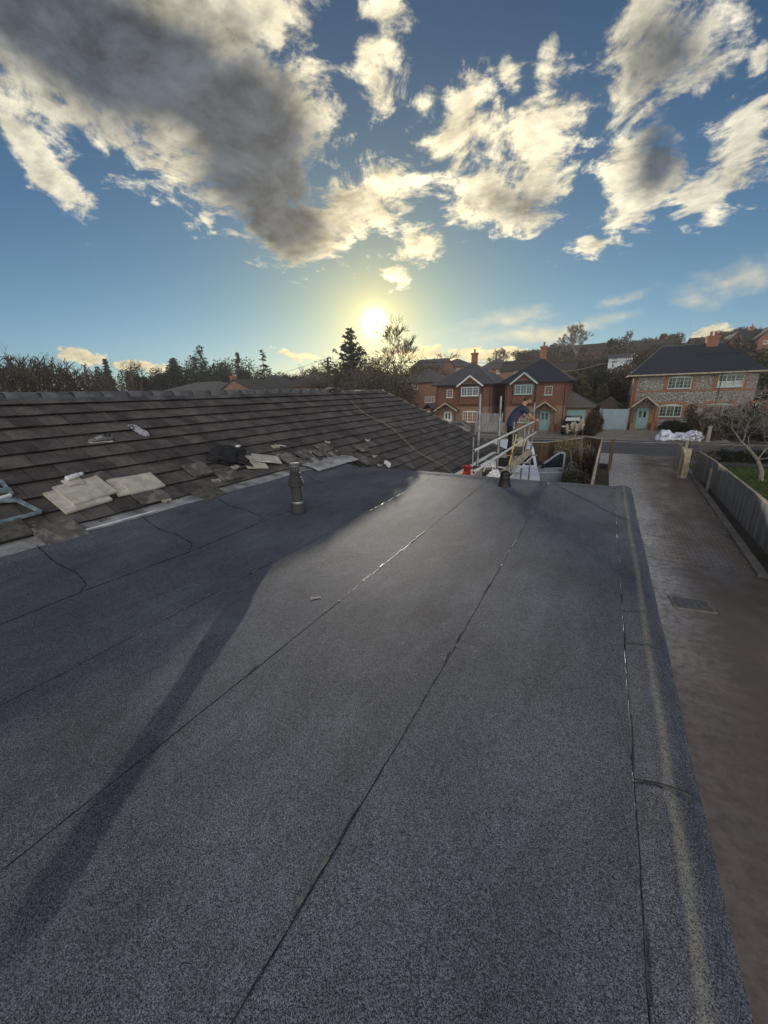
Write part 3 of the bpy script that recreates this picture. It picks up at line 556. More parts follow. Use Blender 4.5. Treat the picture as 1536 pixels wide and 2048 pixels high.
# lead flashing band along the junction
b=MB(); ny=150; vs=[]
for i in range(ny):
    y=-3+i*(10.75/(ny-1)); wv=.03*math.sin(y*1.9)+.02*math.sin(y*5.3)+random.uniform(-.008,.008)
    crump=.018*math.sin(y*13)*(1 if y>5.6 else .25)
    for q,(dx,dz) in enumerate(((-.36+wv,.115),(-.22+wv*.6,.085),(-.02,.030),(.07,.004),(.10+wv*.4,.0015))):
        x=-5.34+dx+.04; z=max(zf(max(x,-5.34),min(y,7.3)),rz(x)-.035)+(.012 if q<3 else .004)+crump*(1 if q in(1,2) else .2)
        vs.append((x,y,z))
fs=[(i*5+q,i*5+q+1,(i+1)*5+q+1,(i+1)*5+q) for i in range(ny-1) for q in range(4)]
b.add(vs,fs); b.build('lead_flashing',M['lead'],bung,smooth=True)
b=MB(); vs=[]; NJ=26
for i in range(NJ):
    for q in range(7):
        y=6.15+i*.062; x=-5.62+q*.105; vs.append((x+.01*math.sin(i*1.7),y,max(zf(max(x,-5.34),min(y,7.3)),rz(x)-.03)+.035+.035*abs(math.sin(i*.55+q*.2))*(1-q/7)+random.uniform(0,.012)))
b.add(vs,[(i*7+q,i*7+q+1,(i+1)*7+q+1,(i+1)*7+q) for i in range(NJ-1) for q in range(6)]); b.build('crumpled_flashing',M['lead'],bung,smooth=True)
# gutter with the bright rails on the eaves beyond the flat roof
b=MB(); 
for yy in range(1): 
    n=8; vs=[]
    for y in(7.7,17.0):
        for q in range(n+1): a=PI+PI*q/n; vs.append((-3.68+.06*math.cos(a),y,2.03+.055*math.sin(a)))
    b.add(vs,[(q,q+1,n+1+q+1,n+1+q) for q in range(n)])
    b.box(-3.75,-3.735,7.7,17,2.02,2.06); b.box(-3.625,-3.61,7.7,17,2.02,2.06)
b.build('gutter',M['galv'],bung)
b=MB(); b.box(-12.3,-3.76,16.4,16.6,1.75,1.95); b.box(-3.95,-3.76,7.3,16.6,1.78,2.0); b.build('eaves_board',M['fascia'],bung)
# ------------------------------------------------------------ loose things on the roofs
UN=V((SL,0,1)).normalized()
def onroof(px,py,h=0.):
    d=V(ray(px,py).tolist()); e0=V(EYE.tolist()); t=(rz(0)-e0.z+h+.02-0)/(d.z+SL*d.x); return e0+d*t
RS=rot('Y',ang)
def loose(name,label,cat,px,py,size,yaw,m,h=.02,tilt=0.,group=None,chip=True,roll=0.,bev=.004):
    p=onroof(px,py,h+size[2]/2); b=MB(); t=thing(name,p,label,cat,group) if False else None
    o=MB(); o.obox((0,0,0),size)
    ob=o.build(name,m,bevel=bev,label=label,cat=cat,group=group); ob.location=p; ob.rotation_euler=(RS@rot('Z',yaw)@rot('X',tilt)@rot('Y',roll)).to_euler(); return ob
loose('roof_slab','larger lower pale slab sticking out at the bottom of the left stack','slab',158,994,(.44,.56,.035),.10,M['slab'],.03,group='pale slabs stacked on the tiles')
loose('roof_slab','clean pale slab on top of the left stack under a wire ring','slab',172,980,(.40,.55,.035),.12,M['slab'],.07,group='pale slabs stacked on the tiles')
loose('roof_slab','pale slab half hidden beneath the other one of the middle pair','slab',262,970,(.38,.50,.03),-.08,M['slab'],.03,group='pale slabs stacked on the tiles')
loose('roof_slab','pale slab with dirty edges on top of the middle pair','slab',283,966,(.36,.50,.03),.03,M['slab'],.065,group='pale slabs stacked on the tiles')
loose('roof_slab','pale slab under the tilted one beside the dark coat','slab',508,924,(.40,.42,.03),-.3,M['slab'],.03,group='pale slabs stacked on the tiles')
loose('roof_slab','tilted pale slab leaning over another beside the dark coat','slab',533,917,(.34,.52,.03),-.55,M['slab'],.085,tilt=.06,roll=-.2,group='pale slabs stacked on the tiles')
G1='loose roof tiles lying along the junction'
LT=[(121,1064,(.36,.42,.025),.05,.03,'dark loose tile lying across the grey flashing nearest the camera'),
(397,938,(.34,.40,.025),.05,.05,'dark loose tile with one bright edge in front of the dark coat'),
(455,948,(.34,.38,.025),-.02,.03,'scuffed loose tile lying directly below the dark coat'),
(418,986,(.34,.42,.028),.12,.04,'mossy loose tile with crumbling mortar lying by the flashing'),
(575,915,(.32,.40,.02),.1,.03,'loose tile above the vent pipe next to the tilted pale slab'),
(608,908,(.32,.40,.02),.0,.04,'loose tile between the vent pipe top and the curled flashing'),
(648,894,(.34,.40,.02),.1,.05,'loose tile with a white stripe on its upper edge'),
(690,903,(.30,.36,.025),-.5,.06,'upended pale brown tile above the crumpled flashing'),
(725,896,(.32,.42,.02),-.1,.08,'loose tile tilted up where the courses are broken'),
(730,921,(.30,.40,.02),.2,.04,'displaced dark tile beside the white scrap'),
(192,955,(.22,.34,.02),.1,.02,'broken brown tile offcut behind the left slab stack'),
(300,990,(.34,.42,.02),.02,.02,'dark tile slipped out under the middle pair of slabs'),
(20,1060,(.3,.3,.02),.0,.02,'mortar stained tile at the very left edge below the metal frame'),
(640,905,(.30,.36,.02),-.2,.03,'loose tile flat on the course in the middle of the broken run')]
for px,py,sz,yaw,h,lab in LT: loose('roof_tile',lab,'roof tile',px,py,sz,yaw,M['tile_lichen'] if 'mossy' in lab or 'pale brown' in lab or 'stained' in lab else M['tile_loose'],h+.02,roll=random.uniform(-.16,-.05),group=G1,bev=.003)
b=MB()
for i,(px,py) in enumerate([(142,1018),(330,1000),(560,912),(300,962),(433,962),(655,884),(640,900),(405,1000),(375,1010),(470,935),(612,905),(748,912),(760,930),(735,880),(550,892)]):
    p=onroof(px,py,.03)
    for k in range(5): b.obox(p+V((random.uniform(-.06,.06),random.uniform(-.09,.09),0)),(random.uniform(.03,.09),random.uniform(.03,.12),.02),RS@rot('Z',random.uniform(0,3)))
tag(b.build('mortar_crumbs',M['mortar']),'crumbs of pale mortar scattered over the lower tiles','rubble',kind='stuff')
# crumpled coat
def blob(name,c,size,m,seed,fold=.35,R=None,parent=None,label=None,cat=None,group=None,sub=4,fq=6.):
    bm=bmesh.new(); bmesh.ops.create_icosphere(bm,subdivisions=sub,radius=1); R=R or Matrix.Identity(3)
    from mathutils import noise as mn
    for v in bm.verts:
        n=v.co.normalized(); r=1+fold*mn.noise(n*2.1+V((seed,0,0)))+fold*.6*mn.ridged_multi_fractal(n*fq*.5+V((0,seed,0)),.9,2.,3,1.,2.)*.25
        v.co=R@V((n.x*size[0]*r,n.y*size[1]*r,max(-.35,n.z)*size[2]*r))
    me=bpy.data.meshes.new(name); bm.to_mesh(me); bm.free(); me.materials.append(m); me.polygons.foreach_set('use_smooth',[True]*len(me.polygons))
    o=bpy.data.objects.new(name,me); COL.objects.link(o)
    o0=ORG.get(parent.name,V((0,0,0))) if parent else V((0,0,0)); o.location=V(c)-o0
    if parent: o.parent=parent; ORG[o.name]=ORG.get(parent.name,V((0,0,0)))
    return tag(o,label,cat,group)
p=onroof(452,912,.08); ct=thing('dark_coat',p,'crumpled dark work coat dumped on the tiles beside pale slabs','coat')
blob('coat_body',p+V((0,-.05,.02)),(.20,.27,.15),M['cloth'],3,.55,RS,ct); blob('sleeve',p+V((.17,.16,-.06)),(.20,.08,.07),M['cloth'],5,.5,RS@rot('Z',.25),ct); blob('sleeve',p+V((.02,.27,.02)),(.09,.14,.09),M['cloth'],8,.6,RS,ct)
blob('white_scrap',onroof(476,893,.06),(.03,.05,.03),M['white'],1,.3,RS,label='small white plastic scrap above the dark coat',cat='scrap')
blob('plastic_bottle_wrap',onroof(775,928,.05),(.12,.06,.05),M['white'],6,.5,RS@rot('Z',-.5),label='crumpled white plastic wrapper on tiles beyond the flat roof corner',cat='wrapper')
b=MB(); p=onroof(552,893,.03); b.tube([p,p+V((.02,.08,.02)),p+V((.08,.22,-.02))],[.012,.01,.006],6); b.obox(p,(.05,.12,.02),RS@rot('Z',.4)); b.build('trowel',M['white'],label='small white tool lying on the tiles above the vent pipe',cat='tool')
# wire ring
p=onroof(162,982,.10); b=MB(); b.tube([p+RS@V((.075*math.cos(a),.10*math.sin(a),.004*math.sin(3*a))) for a in [i*2*PI/28 for i in range(28)]]+[p+RS@V((.075,0,0))],.003,5,False); b.build('wire_ring',M['rust'],label='thin wire ring resting on the clean pale slab',cat='wire')
p=onroof(145,962,.13); b=MB(); b.obox(p,(.14,.20,.02),RS@rot('Z',.3)); b.obox(p+V((0.02,.03,-.02)),(.10,.16,.016),RS@rot('Z',-.1)); b.build('stone_flake',M['slab'],label='broken pale flakes of tile on top of the left slab stack',cat='tile shard',bevel=.004)
# bottle lying on the slabs
p=onroof(146,953,.18); t=thing('plastic_bottle',p,'squashed clear white plastic bottle lying on the left slab stack','bottle')
Rb=RS@rot('Z',.25)@rot('X',-PI/2); b=MB(); b.lathe(p-Rb@V((0,0,.09)),[(.028,0),(.034,.01),(.030,.05),(.035,.08),(.028,.12),(.034,.14),(.014,.175)],14,Rb); b.build('bottle_body',M['white'],t,smooth=True)
b=MB(); b.lathe(p-Rb@V((0,0,-.085)),[(.024,0),(.026,.025),(.02,.05)],12,Rb); b.build('bottle_cap',M['bagwhite'],t,smooth=True)
# metal frame at the far left (folded loft ladder)
t=thing('ladder_frame',onroof(30,1010,.05),'blue grey metal ladder end lying on tiles at left edge','ladder')
b=MB(); a1=onroof(-90,985,.05); a2=onroof(0,985,.05); 
q=[onroof(-60,1030,.06),onroof(32,1008,.06),onroof(80,1020,.06),onroof(-60,1052,.06)]
b.beam(onroof(-70,1003,.06),onroof(34,1000,.06),.06,.03,UN); b.beam(onroof(34,1000,.06),onroof(82,1024,.06),.045,.03,UN); b.beam(onroof(82,1024,.06),onroof(-70,1062,.06),.045,.03,UN); b.beam(onroof(0,960,.06),onroof(24,988,.06),.04,.03,UN); b.beam(onroof(-60,985,.06),onroof(24,980,.06),.05,.05,UN)
b.build('ladder_rail',M['alu'],t,bevel=.004); b=MB(); b.beam(onroof(-70,1018,.075),onroof(22,990,.075),.035,.03,UN); b.build('rung',M['white'],t)
# trainers
def trainer(px,py,yaw,mu,label,pitch=0.,roll=0.):
    p=onroof(px,py,.035); t=thing('trainer',(0,0,0),label,'shoe','pair of trainers left on the tiled roof',local=True)
    def sec(l,w0,h0,h1,name,m):
        b=MB(); n=16; vs=[]; st=[(-.145,.55),(-.135,.85),(-.10,.95),(-.05,.90),(0,.85),(.05,.98),(.09,1.03),(.125,.86),(.148,.45)]
        for x,w in st:
            hh=h1(x)
            for k in range(n):
                a=2*PI*k/n; vs.append((x,w0*w*math.cos(a)*(1 if math.sin(a)<.3 else .86),h0+(hh-h0)*(.5+.5*math.sin(a))))
        m_=len(st); fs=[(i*n+k,i*n+(k+1)%n,(i+1)*n+(k+1)%n,(i+1)*n+k) for i in range(m_-1) for k in range(n)]+[tuple(range(n)),tuple((m_-1)*n+k for k in range(n))]
        b.add(vs,fs); return b.build(name,m,t,smooth=True)
    sec(.3,.050,-.035,lambda x:.0+.012*(x<-.05),'sole',M['sole']); sec(.28,.045,-.005,lambda x:.085 if x<-.10 else (.075 if x<-.03 else .085-.35*(x+.03)+.0),'upper',mu)
    b=MB(); b.tube([(-.075+.04*math.cos(a),.027*math.sin(a),.083) for a in [i*2*PI/14 for i in range(15)]],.007,6,False)
    b.build('collar',M['cloth'],t); b=MB()
    for k in range(5): b.tube([(.0+k*.016,-.028,.066-k*.006),(.006+k*.016,0,.079-k*.0065),(.0+k*.016,.028,.066-k*.006)],.0035,5)
    b.build('lace',M['sole'],t); t.scale=(1.12,)*3; t.location=p; t.rotation_euler=(RS@rot('Z',yaw)@rot('Y',pitch)@rot('X',roll)).to_euler()
trainer(202,881,PI+1.5,M['shoe_g'],'grey trainer standing on its sole on the dark tiles')
trainer(279,862,.25,M['shoe_w'],'pale blue trainer tipped over on the roof, toe uphill',0,1.1)
# rope across the roof
b=MB(); pts=[onroof(700+205*(i/12.),800+150*(i/12.)+5*math.sin(i),.03) for i in range(13)]; b.tube(pts,.006,5); b.build('rope',M['rope'],label='thin straw coloured rope running diagonally down the tiled roof',cat='rope')
b=MB(); b.obox((-5.27,2.35,3.03),(.02,1.1,.006),rot('Y',.5)); b.build('metal_trim',M['white'],label='strip of bare white metal trim at the top edge of the felt',cat='trim strip')
# ------------------------------------------------------------ scaffold
sx=-2.2; YS=[8.1,9.95,11.8,13.65,15.4]
t=thing('scaffold',(sx-.6,11.5,0),'tube scaffold with two guard rails and toe boards beyond the flat roof','scaffold')
tops=[4.41,4.34,3.58,3.9,3.98]
r=.0275
for i,(y,zt) in enumerate(zip(YS,tops)):
    b=MB(); x=sx-.04 - (.08 if i<2 else 0)*0; b.tube([(x,y,0.02),(x,y,zt)],r,12); o=b.build('standard',M['galv'],t,smooth=False)
    b=MB(); b.obox((x,y,.012),(.15,.15,.008)); b.build('base_plate',M['galv'],o)
for i,(y,zt) in enumerate(zip([8.3,11.8,15.4],[2.35,3.1,3.0])):
    b=MB(); b.tube([(sx-1.22,y,.02),(sx-1.22,y,zt)],r,12); b.build('standard',M['galv'],t)
for z,x0,y0,y1 in ((3.34,sx+.03,7.55,15.95),(2.90,sx+.03,7.6,15.75),(2.02,sx+.03,7.9,15.7)):
    b=MB(); b.tube([(x0,y0,z),(x0,y1,z)],r,12,True); lo=b.build('guard_rail' if z>2.5 else 'ledger',M['galv_wht'],t)
    if z>2.5: b=MB(); b.tube([(x0,y0-.002,z),(x0,y0+.03,z)],r*.82,12,True); b.build('tube_bore',M['black'],lo)
b=MB(); b.tube([(sx-1.19,7.9,2.02),(sx-1.19,15.7,2.02)],r,12); b.build('ledger',M['galv_wht'],t)
for y in YS:
    b=MB(); b.tube([(sx-1.5,y+.08,2.07),(sx+.2,y+.08,2.07)],r,10); b.build('transom',M['galv'],t)
    for z in(3.34,2.90,2.02):
        b=MB(); b.obox((sx-.005,y,z),(.085,.075,.07)); b.tube([(sx-.06,y-.05,z),(sx+.05,y-.05,z)],.012,6); b.build('coupler',M['rust'],t,bevel=.006)
for k in range(5):
    for (y0,y1) in((7.7,11.55),(11.6,15.6)):
        b=MB(); b.box(sx-1.13+k*.218,sx-1.13+k*.218+.212,y0,y1,2.10,2.138); b.build('platform_board',M['board'],t,bevel=.004)
for (y0,y1,dz) in((7.9,11.3,0),(11.35,15.5,.012)):
    b=MB(); b.box(sx-.10,sx-.065,y0,y1,2.05+dz,2.33+dz); tb=b.build('toe_board',M['board'],t,bevel=.004)
    b=MB(); b.box(sx-.103,sx-.062,y0-.01,y0+.05,2.048+dz,2.333+dz); b.build('board_band',M['galv'],tb)
b=MB(); b.beam((sx-.12,14.55,2.14),(sx-.12,15.3,3.28),.10,.035,(1,0,0)); b.build('prop_board',M['board'],t)
# ------------------------------------------------------------ things on the platform
def bucket(x,y,z,label,tip=0):
    tt=thing('bucket',(0,0,0),label,'bucket','red buckets by the scaffold',local=True)
    b=MB(); b.lathe((0,0,0),[(.068,0),(.072,.004),(.094,.165),(.100,.17),(.100,.184),(.092,.184),(.089,.165),(.066,.015)],26); b.build('tub',M['red'],tt,smooth=True)
    b=MB(); b.tube([(.096*math.cos(a),.02,.17+.07*math.sin(a)*-1) for a in [PI*i/12 for i in range(13)]],.004,6,False); b.build('handle',M['galv'],tt)
    tt.location=(x,y,z); tt.rotation_euler=(tip,0,.4)
bk1=P(934,947,8.55); bk2=P(931,963,7.95)
bucket(bk1.x,8.55,bk1.z,'red bucket standing upper of the two at the near end of the scaffold')
bucket(bk2.x,7.95,bk2.z,'red bucket lower and nearer the felt edge, partly behind the first standard',.25)
b=MB(); b.box(bk1.x-.2,bk1.x+.2,8.3,9.1,2.14,bk1.z-.003); b.box(bk2.x-.2,bk2.x+.2,7.7,8.29,2.14,bk2.z-.003); b.build('timber_crate',M['board'],label='rough timber box carrying the red buckets',cat='crate',bevel=.006)
def tiles_stack(x,y,z,n,label,yaw,m,sz=(.34,.42,.022),grp='stacks of tiles and boards on the platform'):
    for k in range(n):
        b=MB(); b.obox((0,0,0),sz); o=b.build('stacked_tile',m,label=label,cat='roof tile',group=grp,bevel=.003); o.location=(x+random.uniform(-.02,.02),y+random.uniform(-.02,.02),z+k*(sz[2]+.004)+sz[2]/2); o.rotation_euler=(random.uniform(-.03,.03),random.uniform(-.03,.03),yaw+random.uniform(-.12,.12))
tiles_stack(-2.95,10.2,2.14,9,'brown tile in the flat heap on the scaffold between the first two standards',.1,M['rooftile'],(.5,.62,.024))
tiles_stack(-2.75,11.0,2.14,7,'brown tile in the loose pile at the foot of the yellow level',.5,M['rooftile'],(.42,.42,.022))
tiles_stack(-2.55,14.9,2.14,15,'grey tile in the tall stack at the far end of the scaffold',.05,M['rooftile_pale'],(.40,.44,.03))
b=MB(); b.obox(P(1043,884,14.2),(.26,.40,.05),rot('X',.75)@rot('Y',-.15)); b.build('insulation_board',M['yellow_pale'],label='pale yellow insulation board propped at the feet of the worker',cat='board',bevel=.005)
b=MB(); b.obox((-2.75,12.2,2.23),(.85,.9,.03),rot('Y',.05)); b.build('white_sheet',M['white'],label='white board lying flat on the platform behind a black crate',cat='board',bevel=.004)
b=MB()
b.box(-2.72,-2.36,11.9,12.45,2.14,2.16); b.box(-2.72,-2.69,11.9,12.45,2.16,2.42); b.box(-2.39,-2.36,11.9,12.45,2.16,2.42); b.box(-2.69,-2.39,11.9,11.93,2.16,2.42); b.box(-2.69,-2.39,12.42,12.45,2.16,2.42)
b.build('black_crate',M['black'],label='open black crate between the standards behind the toe board',cat='crate',bevel=.004)
t=thing('spirit_level',(-2.6,10.8,2.14),'long yellow level leaning upright against the guard rail by the worker','level')
a=P(1017,934,10.9);c=P(1034,866,11.7); b=MB(); b.beam(a,c,.045,.022,(1,0,0)); b.build('level_body',M['yellow'],t,bevel=.003)
b=MB(); d=(c-a); b.beam(a+d*.35,a+d*.40,.047,.026,(1,0,0)); b.beam(a+d*.95,a+d*1.,.05,.028,(1,0,0)); b.beam(a,a+d*.04,.05,.028,(1,0,0)); b.build('end_cap',M['black'],t)
b=MB(); b.beam(P(967,943,8.7),P(975,925,9.1),.04,.02,(1,0,0)); b.build('timber_strip',M['yellow_pale'],label='short pale yellow batten leaning beside the red buckets',cat='batten')
b=MB(); b.beam(P(990,943,8.6),P(976,924,9.2),.014,.014,(1,0,0)); b.build('thin_batten',M['slab'],label='thin pale stick crossing down to the white bag',cat='batten')
blob('white_sack',(P(988,950,8.5)+V((0,0,-.05))),(.12,.14,.14),M['white'],12,.6,label='crumpled white sack at the foot of the second standard',cat='sack')
t=thing('metal_channel',(-3.4,12,2.2),'pair of shiny metal channels lying along the tiled eaves behind the scaffold','metal channel')
for dx,dz in((0,0),(.10,.03)):
    b=MB(); b.box(-3.50+dx,-3.44+dx,8.6,14.5,2.20+dz,2.24+dz); b.build('channel',M['galv_wht'],t)
blob('white_bag',(-2.85,11.6,2.22),(.18,.30,.12),M['white'],22,.6,label='white plastic bag lying on the platform near the lower rail',cat='bag')
# ------------------------------------------------------------ person
def skinmesh(name,chains,m,parent=None,sub=2,root=None):
    """chains: list of [(pos,radius)...]; identical positions are welded"""
    bm=bmesh.new(); ly=bm.verts.layers.skin.verify(); idx={}
    def gv(p,r):
        k=tuple(round(a,4) for a in p)
        if k not in idx:
            v=bm.verts.new(p); rr=r if hasattr(r,'__len__') else (r,r); v[ly].radius=rr; idx[k]=v
        return idx[k]
    for ch in chains:
        vs=[gv(p,r) for p,r in ch]
        for a,c in zip(vs,vs[1:]):
            if not bm.edges.get((a,c)): bm.edges.new((a,c))
    first=idx[tuple(round(a,4) for a in (root or chains[0][0][0]))]; first[ly].use_root=True
    me=bpy.data.meshes.new(name); bm.to_mesh(me); bm.free(); o=bpy.data.objects.new(name,me); COL.objects.link(o)
    md=o.modifiers.new('s','SKIN'); md.use_smooth_shade=True; ms=o.modifiers.new('u','SUBSURF'); ms.levels=ms.render_levels=sub
    dg=bpy.context.evaluated_depsgraph_get(); ev=o.evaluated_get(dg); m2=bpy.data.meshes.new_from_object(ev); o.modifiers.clear(); o.data=m2; m2.name=name
    m2.materials.clear(); m2.materials.append(m); m2.polygons.foreach_set('use_smooth',[True]*len(m2.polygons))
    if parent: o.parent=parent; o0=ORG.get(parent.name,V((0,0,0))); ORG[o.name]=o0; o.location=-o0
    return o
# local frame of the man: he faces +x (towards the far standards), leaning on the rail
def person():
    yq=13.2; hip=P(1021,868,yq); base=V((hip.x,yq,2.30)); SC_=1.12; YAW=.60; cy_,sy_=math.cos(YAW),math.sin(YAW)
    t=thing('person',base,'man in navy T-shirt and dark trousers bending forward over the scaffold guard rail','person')
    b=MB(); b.box(base.x-.35,base.x+.35,yq-.35,yq+.4,2.14,2.29); b.build('hop_up',M['board'],label='low timber step the bending man stands on',cat='step',bevel=.006)
    L=lambda x,y,z: (base.x+SC_*(x*cy_-y*sy_),base.y+SC_*(x*sy_+y*cy_),base.z+SC_*z)
    # joints (facing +x)
    pel=L(.0,0,.93); sp1=L(.03,0,1.10); sp2=L(.12,0,1.27); ch=L(.27,0,1.42); nk=L(.355,0,1.52); hd0=L(.40,0,1.575); hd1=L(.445,0,1.63)
    hL,hR=L(.0,.10,.88),L(.0,-.10,.88); kL,kR=L(.07,.14,.49),L(.02,-.12,.49); aL,aR=L(.02,.16,.08),L(-.10,-.13,.08)
    tL,tR=L(.20,.18,.045),L(.08,-.14,.045)
    sL,sR=L(.30,.19,1.40),L(.30,-.19,1.40); eL,eR=L(.47,.26,1.17),L(.48,-.25,1.16)
    wL,wR=L(.70,.17,1.08),L(.70,-.10,1.06)
    arms=[]
    for s,e,w,sg in((sL,eL,wL,1),(sR,eR,wR,-1)):
        m=[(a+c)/2 for a,c in zip(e,w)]
        arms.append([(ch,.13),(s,.068),(e,.046),(tuple(m),.042),(w,.028)])
        pm=L(.765,.14*sg-(0 if sg>0 else -.05),1.045 if sg>0 else 1.03)
        arms.append([(w,.028),(pm,(.036,.022))])
        for q in range(4):
            dy=(q-1.5)*.021; ln=(.030,.036,.034,.026)[q]
            f1=(pm[0]+.045,pm[1]+dy,pm[2]+.004); f2=(f1[0]+ln,f1[1]+dy*.3,f1[2]-.012); f3=(f2[0]+.012,f2[1],f2[2]-.028)
            arms.append([(pm,(.036,.022)),(f1,.0105),(f2,.009),(f3,.008)])
        th1=(pm[0]-.005,pm[1]-sg*.038,pm[2]-.004); th2=(pm[0]+.025,pm[1]-sg*.055,pm[2]-.022)
        arms.append([(pm,(.036,.022)),(th1,.012),(th2,.009)])
    body=skinmesh('body',[[(pel,(.14,.12)),(sp1,(.13,.115)),(sp2,(.14,.12)),(ch,(.14,.12)),(nk,.062),(hd0,.066),(hd1,(.088,.095)),(L(.50,0,1.60),(.070,.075)),(L(.535,0,1.545),(.042,.045))],
        [(pel,.13),(hL,.09),(kL,.058),(aL,.042),(tL,.035)],[(pel,.13),(hR,.09),(kR,.058),(aR,.042),(tR,.035)]]+arms,M['skin'],t,2,pel)
    # face: nose, ears, brow, eyes
    b=MB(); b.lathe(L(.555,0,1.605),[(.016,-.012),(.013,.01),(.005,.026)],8,rot('Y',1.7)); 
    for sg in(-1,1): b.lathe(L(.455,sg*.088,1.625),[(.020,-.006),(.026,0),(.018,.010)],10,rot('X',-sg*PI/2))
    b.build('ear',M['skin'],t,smooth=True)
    b=MB()
    for sg in(-1,1): b.lathe(L(.548,sg*.032,1.635),[(.009,-.004),(.008,.004),(.003,.007)],8,rot('Y',1.4))
    b.build('eye',M['black'],t,smooth=True); b=MB(); b.obox(L(.560,0,1.560),(.012,.045,.007),rot('Y',.5)); b.build('mouth',M['bark_red'],t)
    # clothing
    mid=lambda a,c,f: tuple(x+(y-x)*f for x,y in zip(a,c))
    skinmesh('t_shirt',[[(L(.0,0,.85),(.190,.170)),(L(.0,0,1.0),(.192,.172)),(L(.04,0,1.14),(.190,.166)),(sp2,(.190,.165)),(ch,(.178,.15)),(mid(ch,nk,.55),(.10,.09)),(nk,.072)],
        [(ch,.16),(sL,.094),(mid(sL,eL,.55),.080)],[(ch,.16),(sR,.094),(mid(sR,eR,.55),.080)]],M['shirt'],t,2,ch)
    skinmesh('trousers',[[(L(0,0,.97),(.150,.14)),(L(0,0,.87),(.165,.15)),(hL,.115),(mid(hL,kL,.5),.095),(kL,.078),(mid(kL,aL,.5),.07),(L(.02,.16,.10),.066)],[(L(0,0,.87),(.165,.15)),(hR,.115),(mid(hR,kR,.5),.095),(kR,.078),(mid(kR,aR,.5),.07),(L(-.10,-.13,.10),.066)]],M['trousers'],t,2,L(0,0,.87))
    for a_,t_ in((aL,tL),(aR,tR)): skinmesh('boot',[[((a_[0]-.03,a_[1],.06+base.z),.05),((a_[0]+.05,a_[1],.055+base.z),.05),((t_[0],t_[1],.042+base.z),.042)]],M['black'],t,2)
    bm=bmesh.new(); bmesh.ops.create_icosphere(bm,subdivisions=4,radius=1)
    for v in list(bm.verts):
        if v.co.z-.9*v.co.x<-.12: bm.verts.remove(v)
    for v in bm.verts: v.co=V((v.co.x*.112,v.co.y*.098,v.co.z*.105))*(1+.04*math.sin(v.co.x*40)*math.sin(v.co.y*37+v.co.z*31))
    me=bpy.data.meshes.new('hair'); bm.to_mesh(me); bm.free(); me.materials.append(M['hair']); me.polygons.foreach_set('use_smooth',[True]*len(me.polygons)); o=bpy.data.objects.new('hair',me); COL.objects.link(o); o.parent=t; o.location=V(L(.435,0,1.660))-base; o.rotation_euler=(0,.35,YAW); o.scale=(SC_,)*3
person()
# ------------------------------------------------------------ van with its door open (faces the camera)
def profile_body(name,prof,y_to,w,m,parent,smooth=True,bevel=.03,taper=None):
    """prof: (y,z) outline, extruded over x, with tumblehome taper(z)"""
    n=len(prof); b=MB(); NXX=8
    vs=[]
    for q in range(NXX+1):
        u=-1+2*q/NXX
        for (y,z) in prof: vs.append(((taper(z) if taper else w/2)*u, y+.10*(1-math.sqrt(max(0,1-.75*u*u)))*(1 if y<y_to else -1), z))
    fs=[(q*n+i,q*n+(i+1)%n,(q+1)*n+(i+1)%n,(q+1)*n+i) for q in range(NXX) for i in range(n)]+[tuple(range(n)),tuple(NXX*n+i for i in range(n))]
    b.add(vs,fs); return b.build(name,m,parent,smooth=False,bevel=bevel)
def wheel(x,y,parent,r=.34,w=.22):
    b=MB(); b.lathe((x-w/2,y,r),[(r*.6,0),(r*.95,0),(r,.03),(r,w-.03),(r*.95,w),(r*.6,w)],28,rot('Y',PI/2)); wh=b.build('wheel',M['tyre'],parent)
    b=MB(); s=1 if x>0 else -1; b.lathe((x+s*(w/2-.03),y,r),[(r*.62,-.01),(r*.6,.02),(r*.2,.03),(.03,.035)],20,rot('Y',PI/2)); b.build('rim',M['rim'],wh)
